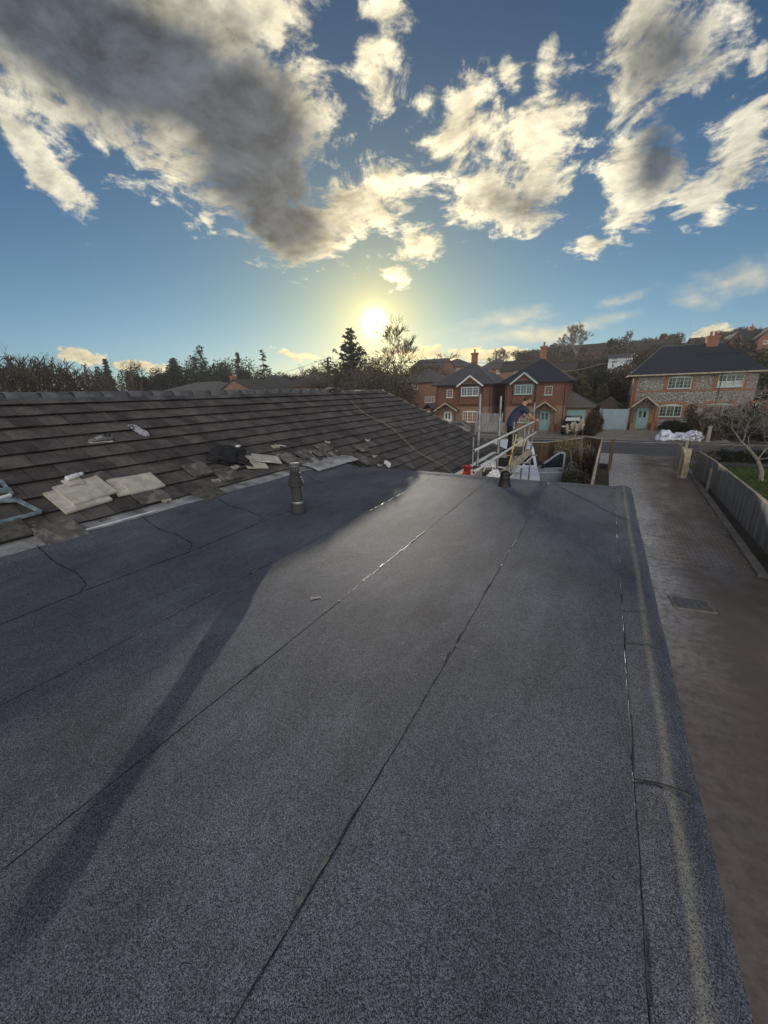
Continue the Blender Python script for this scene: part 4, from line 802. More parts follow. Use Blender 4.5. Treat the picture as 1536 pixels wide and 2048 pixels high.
def van():
    t=thing('van',(0,0,0),'pale blue van parked below the scaffold with its side door wide open','van',local=True)
    prof=[(.05,.32),(0,.5),(.02,.72),(.12,.86),(.25,.98),(1.0,1.17),(1.12,1.2),(1.95,1.90),(2.2,1.96),(4.7,1.97),(4.78,1.85),(4.82,.5),(4.75,.3)]
    tp=lambda z: 1.0 if z<1.0 else 1.0-.16*(z-1.0)
    profile_body('body',prof,2.4,2.,M['vanblue'],t,taper=tp,bevel=.025)
    def sp(y,z,u,off=.012): # point on windscreen
        return (tp(z)*u,y+.10*(1-math.sqrt(max(0,1-.75*u*u)))-off,z+off)
    b=MB(); K=8; vs=[]
    for q in range(K+1):
        u=-.88+1.76*q/K; vs.append(sp(1.18,1.25,u)); vs.append(sp(1.90,1.86,u*.97))
    b.add(vs,[(2*q,2*q+2,2*q+3,2*q+1) for q in range(K)]); ws=b.build('windscreen',M['scrglass'],t)
    b=MB()
    for q0,q1 in((0,4),(4,8)): b.tube([V(vs[2*q0])+V((.1,-.01,.01)),V(vs[2*q1-2])+V((0,.06,.09))],.010,5)
    b.build('wiper',M['black'],ws)
    for s in(-1,1):
        b=MB(); vs=[]
        for y,z,u in((.06,.74,.62),(.16,.80,.97),(.42,.98,.985),(.30,.97,.70)): vs.append((s*tp(z)*u,y+.10*(1-math.sqrt(1-.75*u*u))-.02,z+.012))
        b.prism(vs,(0,.05,-.02)); b.build('headlight',M['lamp'],t,bevel=.008)
        b=MB(); vs=[(s*1.008,1.25,1.18),(s*1.008,2.3,1.18),(s*.90,2.3,1.72),(s*.90,2.0,1.72)]
        b.quad(*vs); b.build('side_window',M['scrglass'],t)
        b=MB(); b.obox((s*1.11,1.45,1.28),(.17,.10,.26)); b.build('mirror',M['black'],t,bevel=.03)
    b=MB(); b.box(-.72,.72,-.03,.06,.60,.72); b.build('grille',M['black'],t,bevel=.01); b=MB(); b.box(-.95,.95,.0,.12,.30,.44); b.build('bumper',M['black'],t,bevel=.02)
    b=MB(); b.box(-.26,.26,-.05,-.03,.46,.57); b.build('number_plate',M['white'],t)
    for x in(-.88,.88):
        for y in(.9,3.95): wheel(x,y,t)
    # open passenger door: hinged at the front pillar
    b=MB(); L=1.12
    outline=[(0,.42),(L-.04,.42),(L,.55),(L,1.15),(L-.03,1.78),(L-.30,1.80),(.55,1.62),(.12,1.22),(0,1.16)]
    hole=[(L-.09,1.20),(L-.11,1.70),(L-.33,1.71),(.62,1.54),(.26,1.20)]
    n=len(outline)
    # lower panel
    def pt(l,z,o): 
        a=math.radians(12); return (1.0-.16*max(0,z-1.0)*0+l*math.cos(a)-o*math.sin(a)*0, 1.15+l*math.sin(a)+o, z)
    low=[(0,.42),(L-.04,.42),(L,.55),(L,1.15),(0,1.15)]
    b.prism([pt(l,z,0) for l,z in low],(0,.05,0))
    fr=[((0,1.15),(.62,1.62)),((.62,1.62),(L-.25,1.80)),((L-.25,1.80),(L-.04,1.77)),((L-.04,1.77),(L-.03,1.15))]
    for a,c in fr: b.beam(pt(*a,.025),pt(*c,.025),.05,.075,(0,0,1) if abs(a[0]-c[0])>.2 else (1,0,0))
    dr=b.build('door',M['vandoor'],t,bevel=.008)
    b=MB(); b.prism([pt(l,z,.02) for l,z in ((.08,1.16),(L-.05,1.16),(L-.05,1.74),(L-.27,1.76),(.60,1.58))],(0,.008,0)); b.build('door_glass',M['scrglass'],dr)
    b=MB(); b.obox(pt(L-.16,1.04,-.015),(.16,.03,.035)); b.build('handle',M['black'],dr,bevel=.006)
    b=MB(); b.obox(pt(.02,.78,-.01)[0:3],(.03,.02,.5)); b.build('hinge',M['black'],dr)
    b=MB(); b.obox(pt(L/2,.95,-.006),(L-.1,.012,.02),rot('Z',math.radians(12))); b.build('door_crease',M['vanblue'],dr)
    b=MB(); b.obox(pt(.20,1.26,-.08),(.13,.10,.22)); b.build('door_mirror',M['black'],dr,bevel=.03)
    t.location=(-2.92,16.36,.01); t.rotation_euler=(0,0,math.radians(14))
van()
# ------------------------------------------------------------ garden fence on the left of the drive
def fence_run(name,pts,h,m,label,post=True,cap=True,bw=.10,t=.02,posth=.0,group=None,side=1,z0s=None):
    o=thing(name,(*pts[0][:2],0),label,'fence',group)
    b=MB(); c=MB(); pi=[]
    for (x0,y0),(x1,y1) in zip(pts,pts[1:]):
        a=V((x0,y0,0));e=V((x1,y1,0)); L=(e-a).length; d=(e-a).normalized(); ang_=math.atan2(d.y,d.x); k=int(L/bw); R=rot('Z',ang_)
        for i in range(k):
            p=a+d*((i+.5)*L/k); hh=h+random.uniform(-.006,.006); b.obox((p.x,p.y,hh/2+.03+H(p.x,p.y)),(L/k-.006,t,hh),R@rot('Z',random.uniform(-.03,.03)))
        if cap: c.obox(((x0+x1)/2,(y0+y1)/2,h+.055),(L,.075,.035),R)
        kk=max(1,round(L/1.9))
        for i in range(kk+1): pi.append(a+d*(i*L/kk)+R@V((0,.055*side,0)))
        nr=R@V((0,.035*side,0))
        for zz in(.3,h-.25): b.beam(a+nr+V((0,0,zz)),e+nr+V((0,0,zz)),.04,.07)
    b.build('fence_boards',m,o)
    if cap: c.build('capping_rail',M['cap'],o)
    for p in pi:
        q=MB(); q.box(p.x-.045,p.x+.045,p.y-.045,p.y+.045,0,h+posth+.02); q.build('fence_post',m,o,bevel=.006)
    return o
fence_run('garden_fence',[(-.06,11.2),(0.0,17.),(.10,23.6),(-.73,24.5)],1.76,M['fence_br'],'brown board garden fence with pale capping left of the driveway',side=1)
fence_run('back_fence',[(-.80,24.5),(-2.4,22.0),(-5.,21.2)],1.70,M['fence_br'],'closely boarded brown fence behind the van and garden shrubs',side=-1)
fence_run('boundary_fence',[(4.22,8.6),(4.40,16.3),(4.52,21.6),(4.42,24.6)],1.17,M['fence'],'silvery grey board fence with pale capping along the lawn',side=-1)
b=MB(); b.box(4.28,4.36,20.9,21.0,0,1.0); b.build('leaning_post',M['cap'],label='pale short post leaning on the inner side of the grey fence',cat='post',bevel=.008)
def gate(name,x,y,w,ang_,label,h=1.45,m='fence_br'):
    o=thing(name,(x,y,0),label,'gate','pair of open wooden driveway gates'); R=rot('Z',ang_); b=MB()
    k=int(w/.11)
    for i in range(k): b.obox(V((x,y,h/2+.08))+R@V(((i+.5)*w/k,0,0)),(w/k-.006,.022,h),R)
    b.build('gate_boards',M[m],o); b=MB()
    for zz in(.25,h-.1): b.obox(V((x,y,zz))+R@V((w/2,.03,0)),(w,.035,.10),R)
    b.beam(V((x,y,.3))+R@V((.05,.03,0)),V((x,y,h-.15))+R@V((w-.05,.03,0)),.03,.09); b.build('gate_rail',M[m],o)
    q=MB(); q.box(x-.07,x+.07,y-.07,y+.07,0,h+.2); q.build('gate_post',M['cap'] if 'right' in label else M[m],o,bevel=.01)
gate('driveway_gate',.62,24.6,1.7,PI/2-.08,'left brown wooden gate folded back beside the garden fence',1.5)
gate('driveway_gate',4.0,25.4,1.35,PI/2-.25,'right brown wooden gate leaf standing open at the pale gate post',1.45)
b=MB(); b.box(3.55,3.62,22.4,25.1,.25,1.55); b.prism([(3.53,22.4,.2),(3.53,25.1,.2),(3.53,25.1,1.62),(3.53,22.4,1.62)],(.02,0,0)) if 0 else None
b.box(3.50,3.88,23.0,23.06,.10,1.55); b.build('short_fence',M['cap'],label='short pale timber fence end at the inner edge of the right gate',cat='fence',bevel=.006)
blob('garden_bag',(-1.35,19.2,.35),(.45,.5,.35),M['earth'],31,.3,label='brown heap of soil sacks at the edge of the shrub bed',cat='sack')
b=MB(); R=rot('Z',.5)
b.obox((-1.6,18.9,.62),(.35,.5,.12),R@rot('X',.3)); b.obox((-1.45,18.7,.70),(.6,.06,.06),R); tg=b.build('garden_machine',M['red'],label='red and black garden machine lying on the sacks by the van door',cat='machine',bevel=.02)
b=MB(); b.obox((-1.2,18.9,.70),(.5,.07,.05),rot('Z',.2)); b.build('handle_grip',M['white'],tg)
# ------------------------------------------------------------ houses
def window(par,x0,x1,z0,z1,y,lites,fm,axis='y',bars=(2,3),arch=0.,blind=0,sill=True,sgn=-1,ft=.06):
    """framed casement in a wall facing -y (axis 'y') or +-x (axis 'x', y is then the wall x)"""
    def Q(a,d,z): return (a,y+sgn*d,z) if axis=='y' else (y+sgn*d,a,z)
    def bx(b,a0,a1,d0,d1,c0,c1):
        p=[Q(a0,d0,c0),Q(a1,d1,c1)]; lo=[min(p[0][i],p[1][i]) for i in range(3)]; hi=[max(p[0][i],p[1][i]) for i in range(3)]
        b.box(lo[0],hi[0],lo[1],hi[1],lo[2],hi[2])
    b=MB(); bx(b,x0,x1,-.04,.05,z0,z0+ft); bx(b,x0,x1,-.04,.05,z1-ft,z1); bx(b,x0,x0+ft,-.04,.05,z0+ft,z1-ft); bx(b,x1-ft,x1,-.04,.05,z0+ft,z1-ft)
    if arch:
        n=10; pts=[Q(x0+(x1-x0)*i/n,.05,z1+arch*math.sin(PI*i/n)) for i in range(n+1)]
        d=V(Q(0,-.04,0))-V(Q(0,.05,0)); b.prism([Q(x0,.05,z1-.001)]+pts[1:-1]+[Q(x1,.05,z1-.001)],d)
    L=(x1-x0)/lites
    for i in range(1,lites): bx(b,x0+i*L-ft*.6,x0+i*L+ft*.6,-.04,.055,z0+ft,z1-ft)
    if sill: bx(b,x0-.06,x1+.06,-.02,.12,z0-.06,z0-.002)
    w=b.build('window',M[fm],par)
    b=MB(); bx(b,x0+ft*.5,x1-ft*.5,-.03,-.005,z0+ft*.5,z1-ft*.5); b.build('pane',M['glass'],w)
    b=MB()
    for i in range(lites):
        a0=x0+i*L+ft; a1=x0+(i+1)*L-ft*.6
        for k in range(1,bars[0]): a=a0+(a1-a0)*k/bars[0]; bx(b,a-.012,a+.012,-.004,.02,z0+ft,z1-ft)
        for k in range(1,bars[1]): z=z0+(z1-z0)*k/bars[1]; bx(b,a0,a1,-.004,.018,z-.012,z+.012)
    b.build('glazing_bar',M[fm],w)
    if blind: b=MB(); bx(b,x0+ft,x1-ft,-.003,.004,z0+ft,z0+ft+(z1-z0)*blind); b.build('blind',M['curtain'],w)
    return w
def hiproof(b,x0,x1,y0,y1,ze,zr,ov=.45,rl=None,th=.10):
    x0-=ov;x1+=ov;y0-=ov;y1+=ov; cx=(x0+x1)/2; cy=(y0+y1)/2
    if (x1-x0)>=(y1-y0): h=(x1-x0)/2-(y1-y0)/2 if rl is None else rl/2; r=[(cx-h,cy,zr),(cx+h,cy,zr)]
    else: h=(y1-y0)/2-(x1-x0)/2 if rl is None else rl/2; r=[(cx,cy-h,zr),(cx,cy+h,zr)]
    v=[(x0,y0,ze),(x1,y0,ze),(x1,y1,ze),(x0,y1,ze)]+r+[(x0,y0,ze-th),(x1,y0,ze-th),(x1,y1,ze-th),(x0,y1,ze-th)]
    if (x1-x0)>=(y1-y0): f=[(0,1,5,4),(2,3,4,5),(1,2,5),(3,0,4)]
    else: f=[(0,1,4),(1,2,5,4),(2,3,5),(3,0,4,5)]
    b.add(v,f+[(0,6,7,1),(1,7,8,2),(2,8,9,3),(3,9,6,0),(6,9,8,7)]); return b
def gable(b,x0,x1,y0,y1,ze,zr,ov=.3,along='x',th=.12):
    if along=='x':
        cy=(y0+y1)/2; y0-=ov;y1+=ov;x0-=ov*.5;x1+=ov*.5
        b.prism([(x0,y0,ze),(x0,cy,zr),(x0,y1,ze),(x0,y1,ze-th),(x0,cy,zr-th*1.2),(x0,y0,ze-th)],(x1-x0,0,0))
    else:
        cx=(x0+x1)/2; x0-=ov;x1+=ov;y0-=ov*.5;y1+=ov*.5
        b.prism([(x0,y0,ze),(cx,y0,zr),(x1,y0,ze),(x1,y0,ze-th),(cx,y0,zr-th*1.2),(x0,y0,ze-th)],(0,y1-y0,0))
    return b
def chimney(par,x,y,z0,z1,w=.6,m='brick_or',pots=1):
    b=MB(); b.box(x-w/2,x+w/2,y-w/2,y+w/2,z0,z1); b.box(x-w/2-.05,x+w/2+.05,y-w/2-.05,y+w/2+.05,z1-.24,z1-.12); b.box(x-w/2-.08,x+w/2+.08,y-w/2-.08,y+w/2+.08,z1-.12,z1)
    c=b.build('chimney',M[m],par)
    for i in range(pots): b=MB(); b.lathe((x+(i-(pots-1)/2)*.35,y,z1),[(.13,0),(.11,.08),(.10,.32),(.13,.36),(.13,.42)],12); b.build('chimney_pot',M['brick_or'],c)
def porch(par,x0,x1,y,ze,zr,dep=1.0):
    b=MB(); cx=(x0+x1)/2
    b.prism([(x0-.2,y-dep,ze-.12),(cx,y-dep,zr),(x1+.2,y-dep,ze-.12),(x1+.2,y-dep,ze-.24),(cx,y-dep,zr-.14),(x0-.2,y-dep,ze-.24)],(0,dep,0)); c=b.build('porch_roof',M['rooftile'],par)
    b=MB()
    for s,e in(((x0-.22,zr-(zr-ze)*1.0-.2),(cx,zr-.07)),((cx,zr-.07),(x1+.22,ze-.2))): b.beam((s[0],y-dep-.03,s[1]),(e[0],y-dep-.03,e[1]),.05,.14,(0,1,0)) if 0 else b.beam((s[0],y-dep-.03,s[1]),(e[0],y-dep-.03,e[1]),.05,.14,(0,0,1))
    b.build('barge_board',M['cap'],c)
    b=MB(); b.box(x0,x1,y-dep+.02,y-dep+.12,ze-.22,ze-.10); b.beam((cx,y-dep+.07,ze-.1),(cx,y-dep+.07,zr-.15),.10,.10,(0,1,0)) 
    b.beam((cx,y-dep+.07,ze-.05),(cx-(x1-x0)*.22,y-dep+.07,ze+.25*(zr-ze)+.12),.07,.07,(0,1,0)); b.beam((cx,y-dep+.07,ze-.05),(cx+(x1-x0)*.22,y-dep+.07,ze+.25*(zr-ze)+.12),.07,.07,(0,1,0))
    for x in(x0+.06,x1-.06): b.box(x-.06,x+.06,y-dep+.02,y-dep+.14,.75,ze-.22)
    b.build('porch_post',M['oak'],par)
    b=MB()
    for x in(x0+.06,x1-.06): b.box(x-.16,x+.16,y-dep-.05,y-.02,0,.75)
    b.build('dwarf_wall',M['brick_or'],par)
def door(par,x0,x1,z0,z1,y,m='teal',fm='teal',panes=2):
    b=MB(); b.box(x0-.07,x1+.07,y-.05,y+.02,z0,z1+.07); f=b.build('door_frame',M[fm],par)
    b=MB(); b.box(x0,x1,y-.09,y-.052,z0+.02,z1); d=b.build('door',M[m],par)
    b=MB(); w=(x1-x0)
    for i in range(panes):
        cx=x0+w*(.5+ (i-.5)*.42 if panes==2 else .5); b.box(cx-w*.11,cx+w*.11,y-.097,y-.091,z0+1.15,z0+1.80)
    b.build('door_pane',M['glass'],d); b=MB()
    b.box(x0+.1,x0+w*.46,y-.10,y-.091,z0+.2,z0+1.0); b.box(x0+w*.54,x1-.1,y-.10,y-.091,z0+.2,z0+1.0); b.build('door_panel',M[m],d)
    b=MB(); b.box(x0+.06,x0+.10,y-.14,y-.092,z0+.98,z0+1.12); b.build('handle',M['galv'],d)
    b=MB(); b.box(x0-.2,x1+.2,y-.45,y-.06,z0-.05,z0+.02); b.build('door_step',M['kerb'],par)
def detached(name_label,xl,xr,yf,dep,ze,zr,gx,wx,px_,apex,rmat='slate',fm='frame_w',dcol='teal',right_hung=True,chz=9.0):
    """brick house: gx gable bay (x0,x1); wx small upper window; px_ porch (x0,x1)"""
    t=thing('brick_house',((xl+xr)/2,yf,0),name_label,'house','new brick houses across the road')
    b=MB(); b.box(xl,xr,yf,yf+dep,0,2.62); b.build('lower_wall',M['brick2'],t)
    b=MB(); b.box(xl-.03,xr+.03,yf-.03,yf+dep+.03,2.62,ze); b.build('upper_wall',M['hung'],t)
    rf=hiproof(MB(),xl,xr,yf,yf+dep,ze+.02,zr,.45,.3).build('roof',M[rmat],t)
    b=MB(); b.box(xl-.50,xr+.50,yf-.52,yf-.44,ze-.13,ze-.01); b.box(xr+.44,xr+.52,yf-.52,yf+dep+.5,ze-.13,ze-.01); b.box(xl-.52,xl-.44,yf-.52,yf+dep+.5,ze-.13,ze-.01); b.build('gutter',M['black'],rf)
    for sx_ in(-1,1): # hips, paler tile on the right side
        b=MB(); cx=(xl+xr)/2; b.tube([(xr+.45 if sx_>0 else xl-.45,yf-.45,ze+.03),(cx,yf+dep/2-.15,zr+.03)],.055,6); b.build('hip_tile',M['rooftile_pale' if sx_>0 else rmat],rf)
    b=MB(); b.tube([(xr+.45,yf+dep+.45,ze+.03),((xl+xr)/2,yf+dep/2+.15,zr+.03)],.055,6); b.build('hip_tile',M['rooftile_pale'],rf)
    chimney(t,apex,yf+dep/2,zr-.8,chz,.62,'brick_or')
    g0,g1=gx; cx=(g0+g1)/2; zg=ze+.95
    b=MB(); b.prism([(g0,yf-.35,2.9),(g1,yf-.35,2.9),(g1,yf-.35,ze),(cx,yf-.35,zg-.1),(g0,yf-.35,ze)],(0,.34,0)); b.build('bay',M['hung'],t)
    b=MB(); b.prism([(g0-.3,yf-.6,ze-.16),(cx,yf-.6,zg+.02),(g1+.3,yf-.6,ze-.16),(g1+.3,yf-.6,ze-.26),(cx,yf-.6,zg-.1),(g0-.3,yf-.6,ze-.26)],(0,dep*.42,0)); gr=b.build('bay_roof',M[rmat],t)
    b=MB(); b.beam((g0-.32,yf-.63,ze-.26),(cx,yf-.63,zg-.06),.04,.17,(0,0,1)); b.beam((cx,yf-.63,zg-.06),(g1+.32,yf-.63,ze-.26),.04,.17,(0,0,1)); b.build('barge_board',M[fm],gr)
    b=MB(); b.box(g0+.1,g1-.1,yf-.42,yf-.352,ze-1.42,ze-.28); b.build('window_surround',M['bluefr'],t)
    window(t,g0+.22,g1-.22,ze-1.3,ze-.35,yf-.42,3,fm)
    window(t,wx-.38,wx+.38,ze-1.45,ze-.55,yf-.03,1,fm)
    window(t,g0+.35,g1-.35,.85,2.05,yf,3,fm,arch=.10)
    porch(t,*px_,yf,2.35,3.15); cxp=(px_[0]+px_[1])/2; door(t,cxp-.45,cxp+.45,.05,2.1,yf,dcol,dcol)
    for x in(g1+.12,xl+.12,xr-.12): b=MB(); b.tube([(x,yf-.09,0),(x,yf-.09,ze-.15),(x,yf-.45,ze-.05)],.035,8); b.build('downpipe',M['black'],t)
    return t
# house right of centre (slate roof, attached garage)
D=lambda px,y: P(px,800,y).x
hb=detached('brick house with clean slate roof and teal door, behind the pampas grass',D(1010,46),D(1131,46),46,7.5,5.2,7.7,(D(1026,46),D(1068,46)),D(1095.5,46),(D(1071,46)+.05,D(1114,46)),D(1079,49.75),fm='sage',chz=8.95)
ha=detached('brick house with dull grey roof and white bargeboards, partly behind the tiled roof end',D(873,46),D(982,46),46,7.5,5.15,7.65,(D(921,46),D(962,46)),D(899.5,46),(D(877,46),D(917,46)),D(946,49.75),rmat='slate_pale',fm='frame_w',dcol='frame_w',chz=8.8)
# garage joined to the slate house
xg0=D(1131,47)+.06; xg1=D(1186,47)
t=thing('garage',(xg0,47,0),'lean-to brick garage with pale teal door beside the slate roofed house','garage')
b=MB(); b.box(xg0,xg0+.25,47,53,0,2.5); b.box(xg1-.5,xg1,47,53,0,2.5); b.box(xg0+.25,xg1-.5,47.2,53,0,2.5); b.build('wall',M['brick'],t)
b=MB(); b.prism([(xg0-.0,46.6,2.5),(xg1+.35,46.6,2.5),(xg1+.35,53.2,2.5),(xg0,53.2,2.5)],(0,0,-.1)); b.add([(xg0,46.6,2.5),(xg1+.35,46.6,2.5),(xg1+.35,53.2,2.5),(xg0,53.2,2.5),(xg0,49.,4.15),(xg0,50.8,4.15)],[(0,1,4),(1,2,5,4),(2,3,5)]); b.build('roof',M['rooftile_pale'],t)
b=MB(); b.box(xg0+.25,xg1-.5,47.08,47.18,0,2.15); gd=b.build('garage_door',M['teal'],t); b=MB()
for k in range(8): b.box(xg0+.28,xg1-.53,47.065,47.078,.08+k*.26,.30+k*.26)
b.build('door_rib',M['teal'],gd)
# left-hand house seen over the tiled hip
def simple_house(label,x0,x1,y0,y1,zb,ze,zr,wall,roof,style='hip',wins=(),chim=None,along='x',group=None,name='house',ov=.4,fm='frame_w',extra=None):
    t=thing(name,((x0+x1)/2,y0,zb),label,'house',group)
    b=MB(); b.box(x0,x1,y0,y1,zb-3,ze)
    if style=='gable':
        if along=='x': cy=(y0+y1)/2; b.prism([(x0,y0,ze),(x0,cy,zr-.15),(x0,y1,ze)],(x1-x0,0,0))
        else: cx=(x0+x1)/2; b.prism([(x0,y0,ze),(cx,y0,zr-.15),(x1,y0,ze)],(0,y1-y0,0))
    b.build('wall',M[wall],t)
    b=MB(); (hiproof(b,x0,x1,y0,y1,ze+.01,zr,ov) if style=='hip' else gable(b,x0,x1,y0,y1,ze+.02,zr,ov,along)); rf=b.build('roof',M[roof],t)
    for w in wins: window(t,w[0],w[1],w[2],w[3],y0,w[4] if len(w)>4 else 2,fm,bars=(1,1) if y0>60 else (2,2),ft=.08)
    if chim:
        for c in chim: chimney(t,c[0],c[1],c[2],c[3],.6,'brick_or')
    return t
Dx=lambda px,y: P(px,780,y).x
Z=lambda px,py,y: P(px,py,y).z
y=58; xa,xb=Dx(800,y),Dx(874,y)
t=simple_house('red brick house with rooflight and white garage, left of the dull grey roofed house',xa,xb,y,y+8,0,Z(850,764,y),Z(850,735,y),'brick','rooftile_pale','hip',
  [(Dx(825,y),Dx(836,y),Z(830,779,y),Z(830,766,y)),(Dx(850,y),Dx(869,y),Z(860,805,y),Z(860,793,y),3)],None,group='new brick houses across the road',name='brick_house')
b=MB(); p=P(857,750,60.2); b.obox(p,(1.1,.9,.08),rot('X',.45)); b.build('rooflight',M['white'],t)
b=MB(); b.box(Dx(863,y),Dx(877,y),y-3,y,0,Z(870,818,y-3)); b.build('garage_wall',M['brick'],t); gable(MB(),Dx(862,y),Dx(879,y),y-3,y,Z(870,817,y-3),Z(870,806,y-3),.2,'y').build('garage_roof',M['rooftile_pale'],t)
b=MB(); b.box(Dx(865,y),Dx(875,y),y-3.05,y-3.002,0,Z(870,822,y-3)); b.build('garage_door',M['frame_w'],t)
b=MB(); b.box(Dx(826,y),Dx(832,y),y-.06,y-.002,0,2.1); b.build('door',M['teal'],t)
# white fence panels / gates and sheds between the houses
def flatpanel(name,x0,x1,y,z0,z1,m,label,cat,th=.05,boards=.12):
    t=thing(name,((x0+x1)/2,y,0),label,cat); b=MB(); k=max(1,int((x1-x0)/boards)); w=(x1-x0)/k
    for i in range(k): b.box(x0+i*w,x0+(i+1)*w-.004,y,y+th*(.7+.3*(i%2)),z0,z1)
    b.build('panel_boards',M[m],t); b=MB(); b.box(x0,x1,y-.03,y-.002,z0+.15,z0+.25); b.box(x0,x1,y-.03,y-.002,z1-.2,z1-.1); b.build('panel_rail',M[m],t)
    b=MB()
    for x in(x0-.12,x1+.002): b.box(x,x+.118,y-.03,y+.09,0,z1+.08)
    b.build('post',M[m],t); return t
flatpanel('side_gate',D(1205,48),D(1260,48)-.05,48,.05,Z(1230,818,48),'bluegate','wide blue grey boarded gates between the garage shed and flint house','gate')
simple_house('small garden shed with pale ridge peeping over the blue grey gates',D(1202,52),D(1240,52),52,55,0,2.35,3.35,'oak','rooftile_pale','gable',along='y',name='shed',ov=.25)
flatpanel('stair_fence',D(965,45),D(1006,45),44.9,0,1.9,'fence','grey boarded side fence between the two gabled brick houses','fence')
flatpanel('side_fence',D(1176,49.5),D(1201,49.5),49.5,0,1.9,'fence_br','dark brown close boarded fence to the right of the garage','fence')
# ---- flint and brick cottage on the right
xl=D(1262,49); xr=xl+9.65; yf=49.; yb=57.; ze=5.45
t=thing('flint_cottage',(xl,yf,0),'flint and red brick cottage pair with dark slate roof, right side of the street','house')
b=MB(); b.box(xl,xr,yf,yb,0,ze); b.build('wall',M['flint'],t)
b=MB(); b.box(xl-.03,xl+.40,yf-.03,yb+.03,0,ze-.01); b.build('side_wall',M['brick_or'],t)
zz=lambda py: Z(1340,py,49)
zs1,zs2=Z(1330,801,49),Z(1330,814,49)
W=[(D(1330,49),D(1376,49),Z(1350,777,49),Z(1350,755,49)),(D(1427,49),D(1478,49),Z(1450,774,49),Z(1450,750,49)),(D(1322,49),D(1367,49),Z(1345,833,49),Z(1345,811,49)),(D(1418,49),D(1466,49),Z(1440,831,49),Z(1440,809,49)),(D(1505,49),D(1530,49),Z(1520,831,49),Z(1520,809,49))]
b=MB(); yb_=yf-.035
b.box(xl+.401,xr,yb_,yf-.001,ze-.18,ze-.015)
for z in(Z(1400,779,49),Z(1400,808,49)-.16): b.box(xl+.401,xr,yb_-.002,yf-.001,z-.14,z)
for (x0,x1,z0,z1) in W:
    b.box(x0-.30,x0-.004,yb_-.004,yf-.001,z0-.14,z1+.05); b.box(x1+.004,x1+.30,yb_-.004,yf-.001,z0-.14,z1+.05); b.box(x0-.30,x1+.30,yb_-.006,yf-.001,z1+.12,z1+.34); b.box(x0-.29,x1+.29,yb_-.008,yf-.001,z0-.2,z0-.07)
b.box(D(1400,49),D(1412,49),yb_-.010,yf-.001,Z(1400,808,49)-.3,Z(1400,808,49)-.16) if 0 else None
b.build('brick_band',M['brick_or'],t)
for i,(x0,x1,z0,z1) in enumerate(W): window(t,x0,x1,z0,z1,yf-.035,3,'sage',bars=(2,3),arch=.14,blind=.45 if i==1 else 0)
b=MB(); b.box(D(1399,49),D(1408,49),yf-.05,yf-.002,Z(1400,806,49),Z(1400,804,49)); b.build('name_stone',M['mortar'],t)
zr_=Z(1400,695,53); rf=hiproof(MB(),xl,xr,yf,yb,ze+.02,zr_+.3,.5,5.2).build('roof',M['slate'],t)
b=MB(); b.box(xl-.56,xr+.5,yf-.58,yf-.50,ze-.12,ze); b.box(xl-.58,xl-.50,yf-.58,yb+.5,ze-.12,ze); b.build('gutter',M['cap'],rf)
b=MB(); b.tube([(xl-.5,yf-.5,ze+.04),((xl+xr)/2-2.6,53,zr_+.32)],.06,6); b.build('hip_tile',M['ridge'],rf)
b=MB(); b.tube([((xl+xr)/2-2.6,53,zr_+.32),((xl+xr)/2+2.6,53,zr_+.32)],.07,6); b.build('ridge_line',M['ridge'],rf)
chimney(t,D(1400,53),53,zr_-.5,Z(1400,674,53),.95,'brick_or',2)
px0,px1=D(1270,48),D(1318,48); porch(t,px0,px1-.1,yf-.03,2.55,3.45,1.1)
cx=D(1290,49); door(t,cx-.5,cx+.45,.1,2.15,yf-.03,'teal','teal')
b=MB(); b.box(cx+.55,cx+1.4,yf-.05,yf-.002,.0,2.3); b.build('porch_brickwork',M['brick_or'],t)
b=MB(); b.lathe((cx+.95,yf-.07,1.75),[(.12,0),(.16,.02),(.12,.05)],14,rot('X',PI/2)); b.build('door_wreath',M['straw'],t)
for x in(xl+.2,xl+7.0): b=MB(); b.tube([(x,yf-.10,0),(x,yf-.10,ze-.15),(x,yf-.5,ze-.05)],.032,8); b.build('downpipe',M['oak'],t)
window(t,50.6,51.5,3.6,4.7,xl-.03,1,'sage',axis='x',sgn=-1)
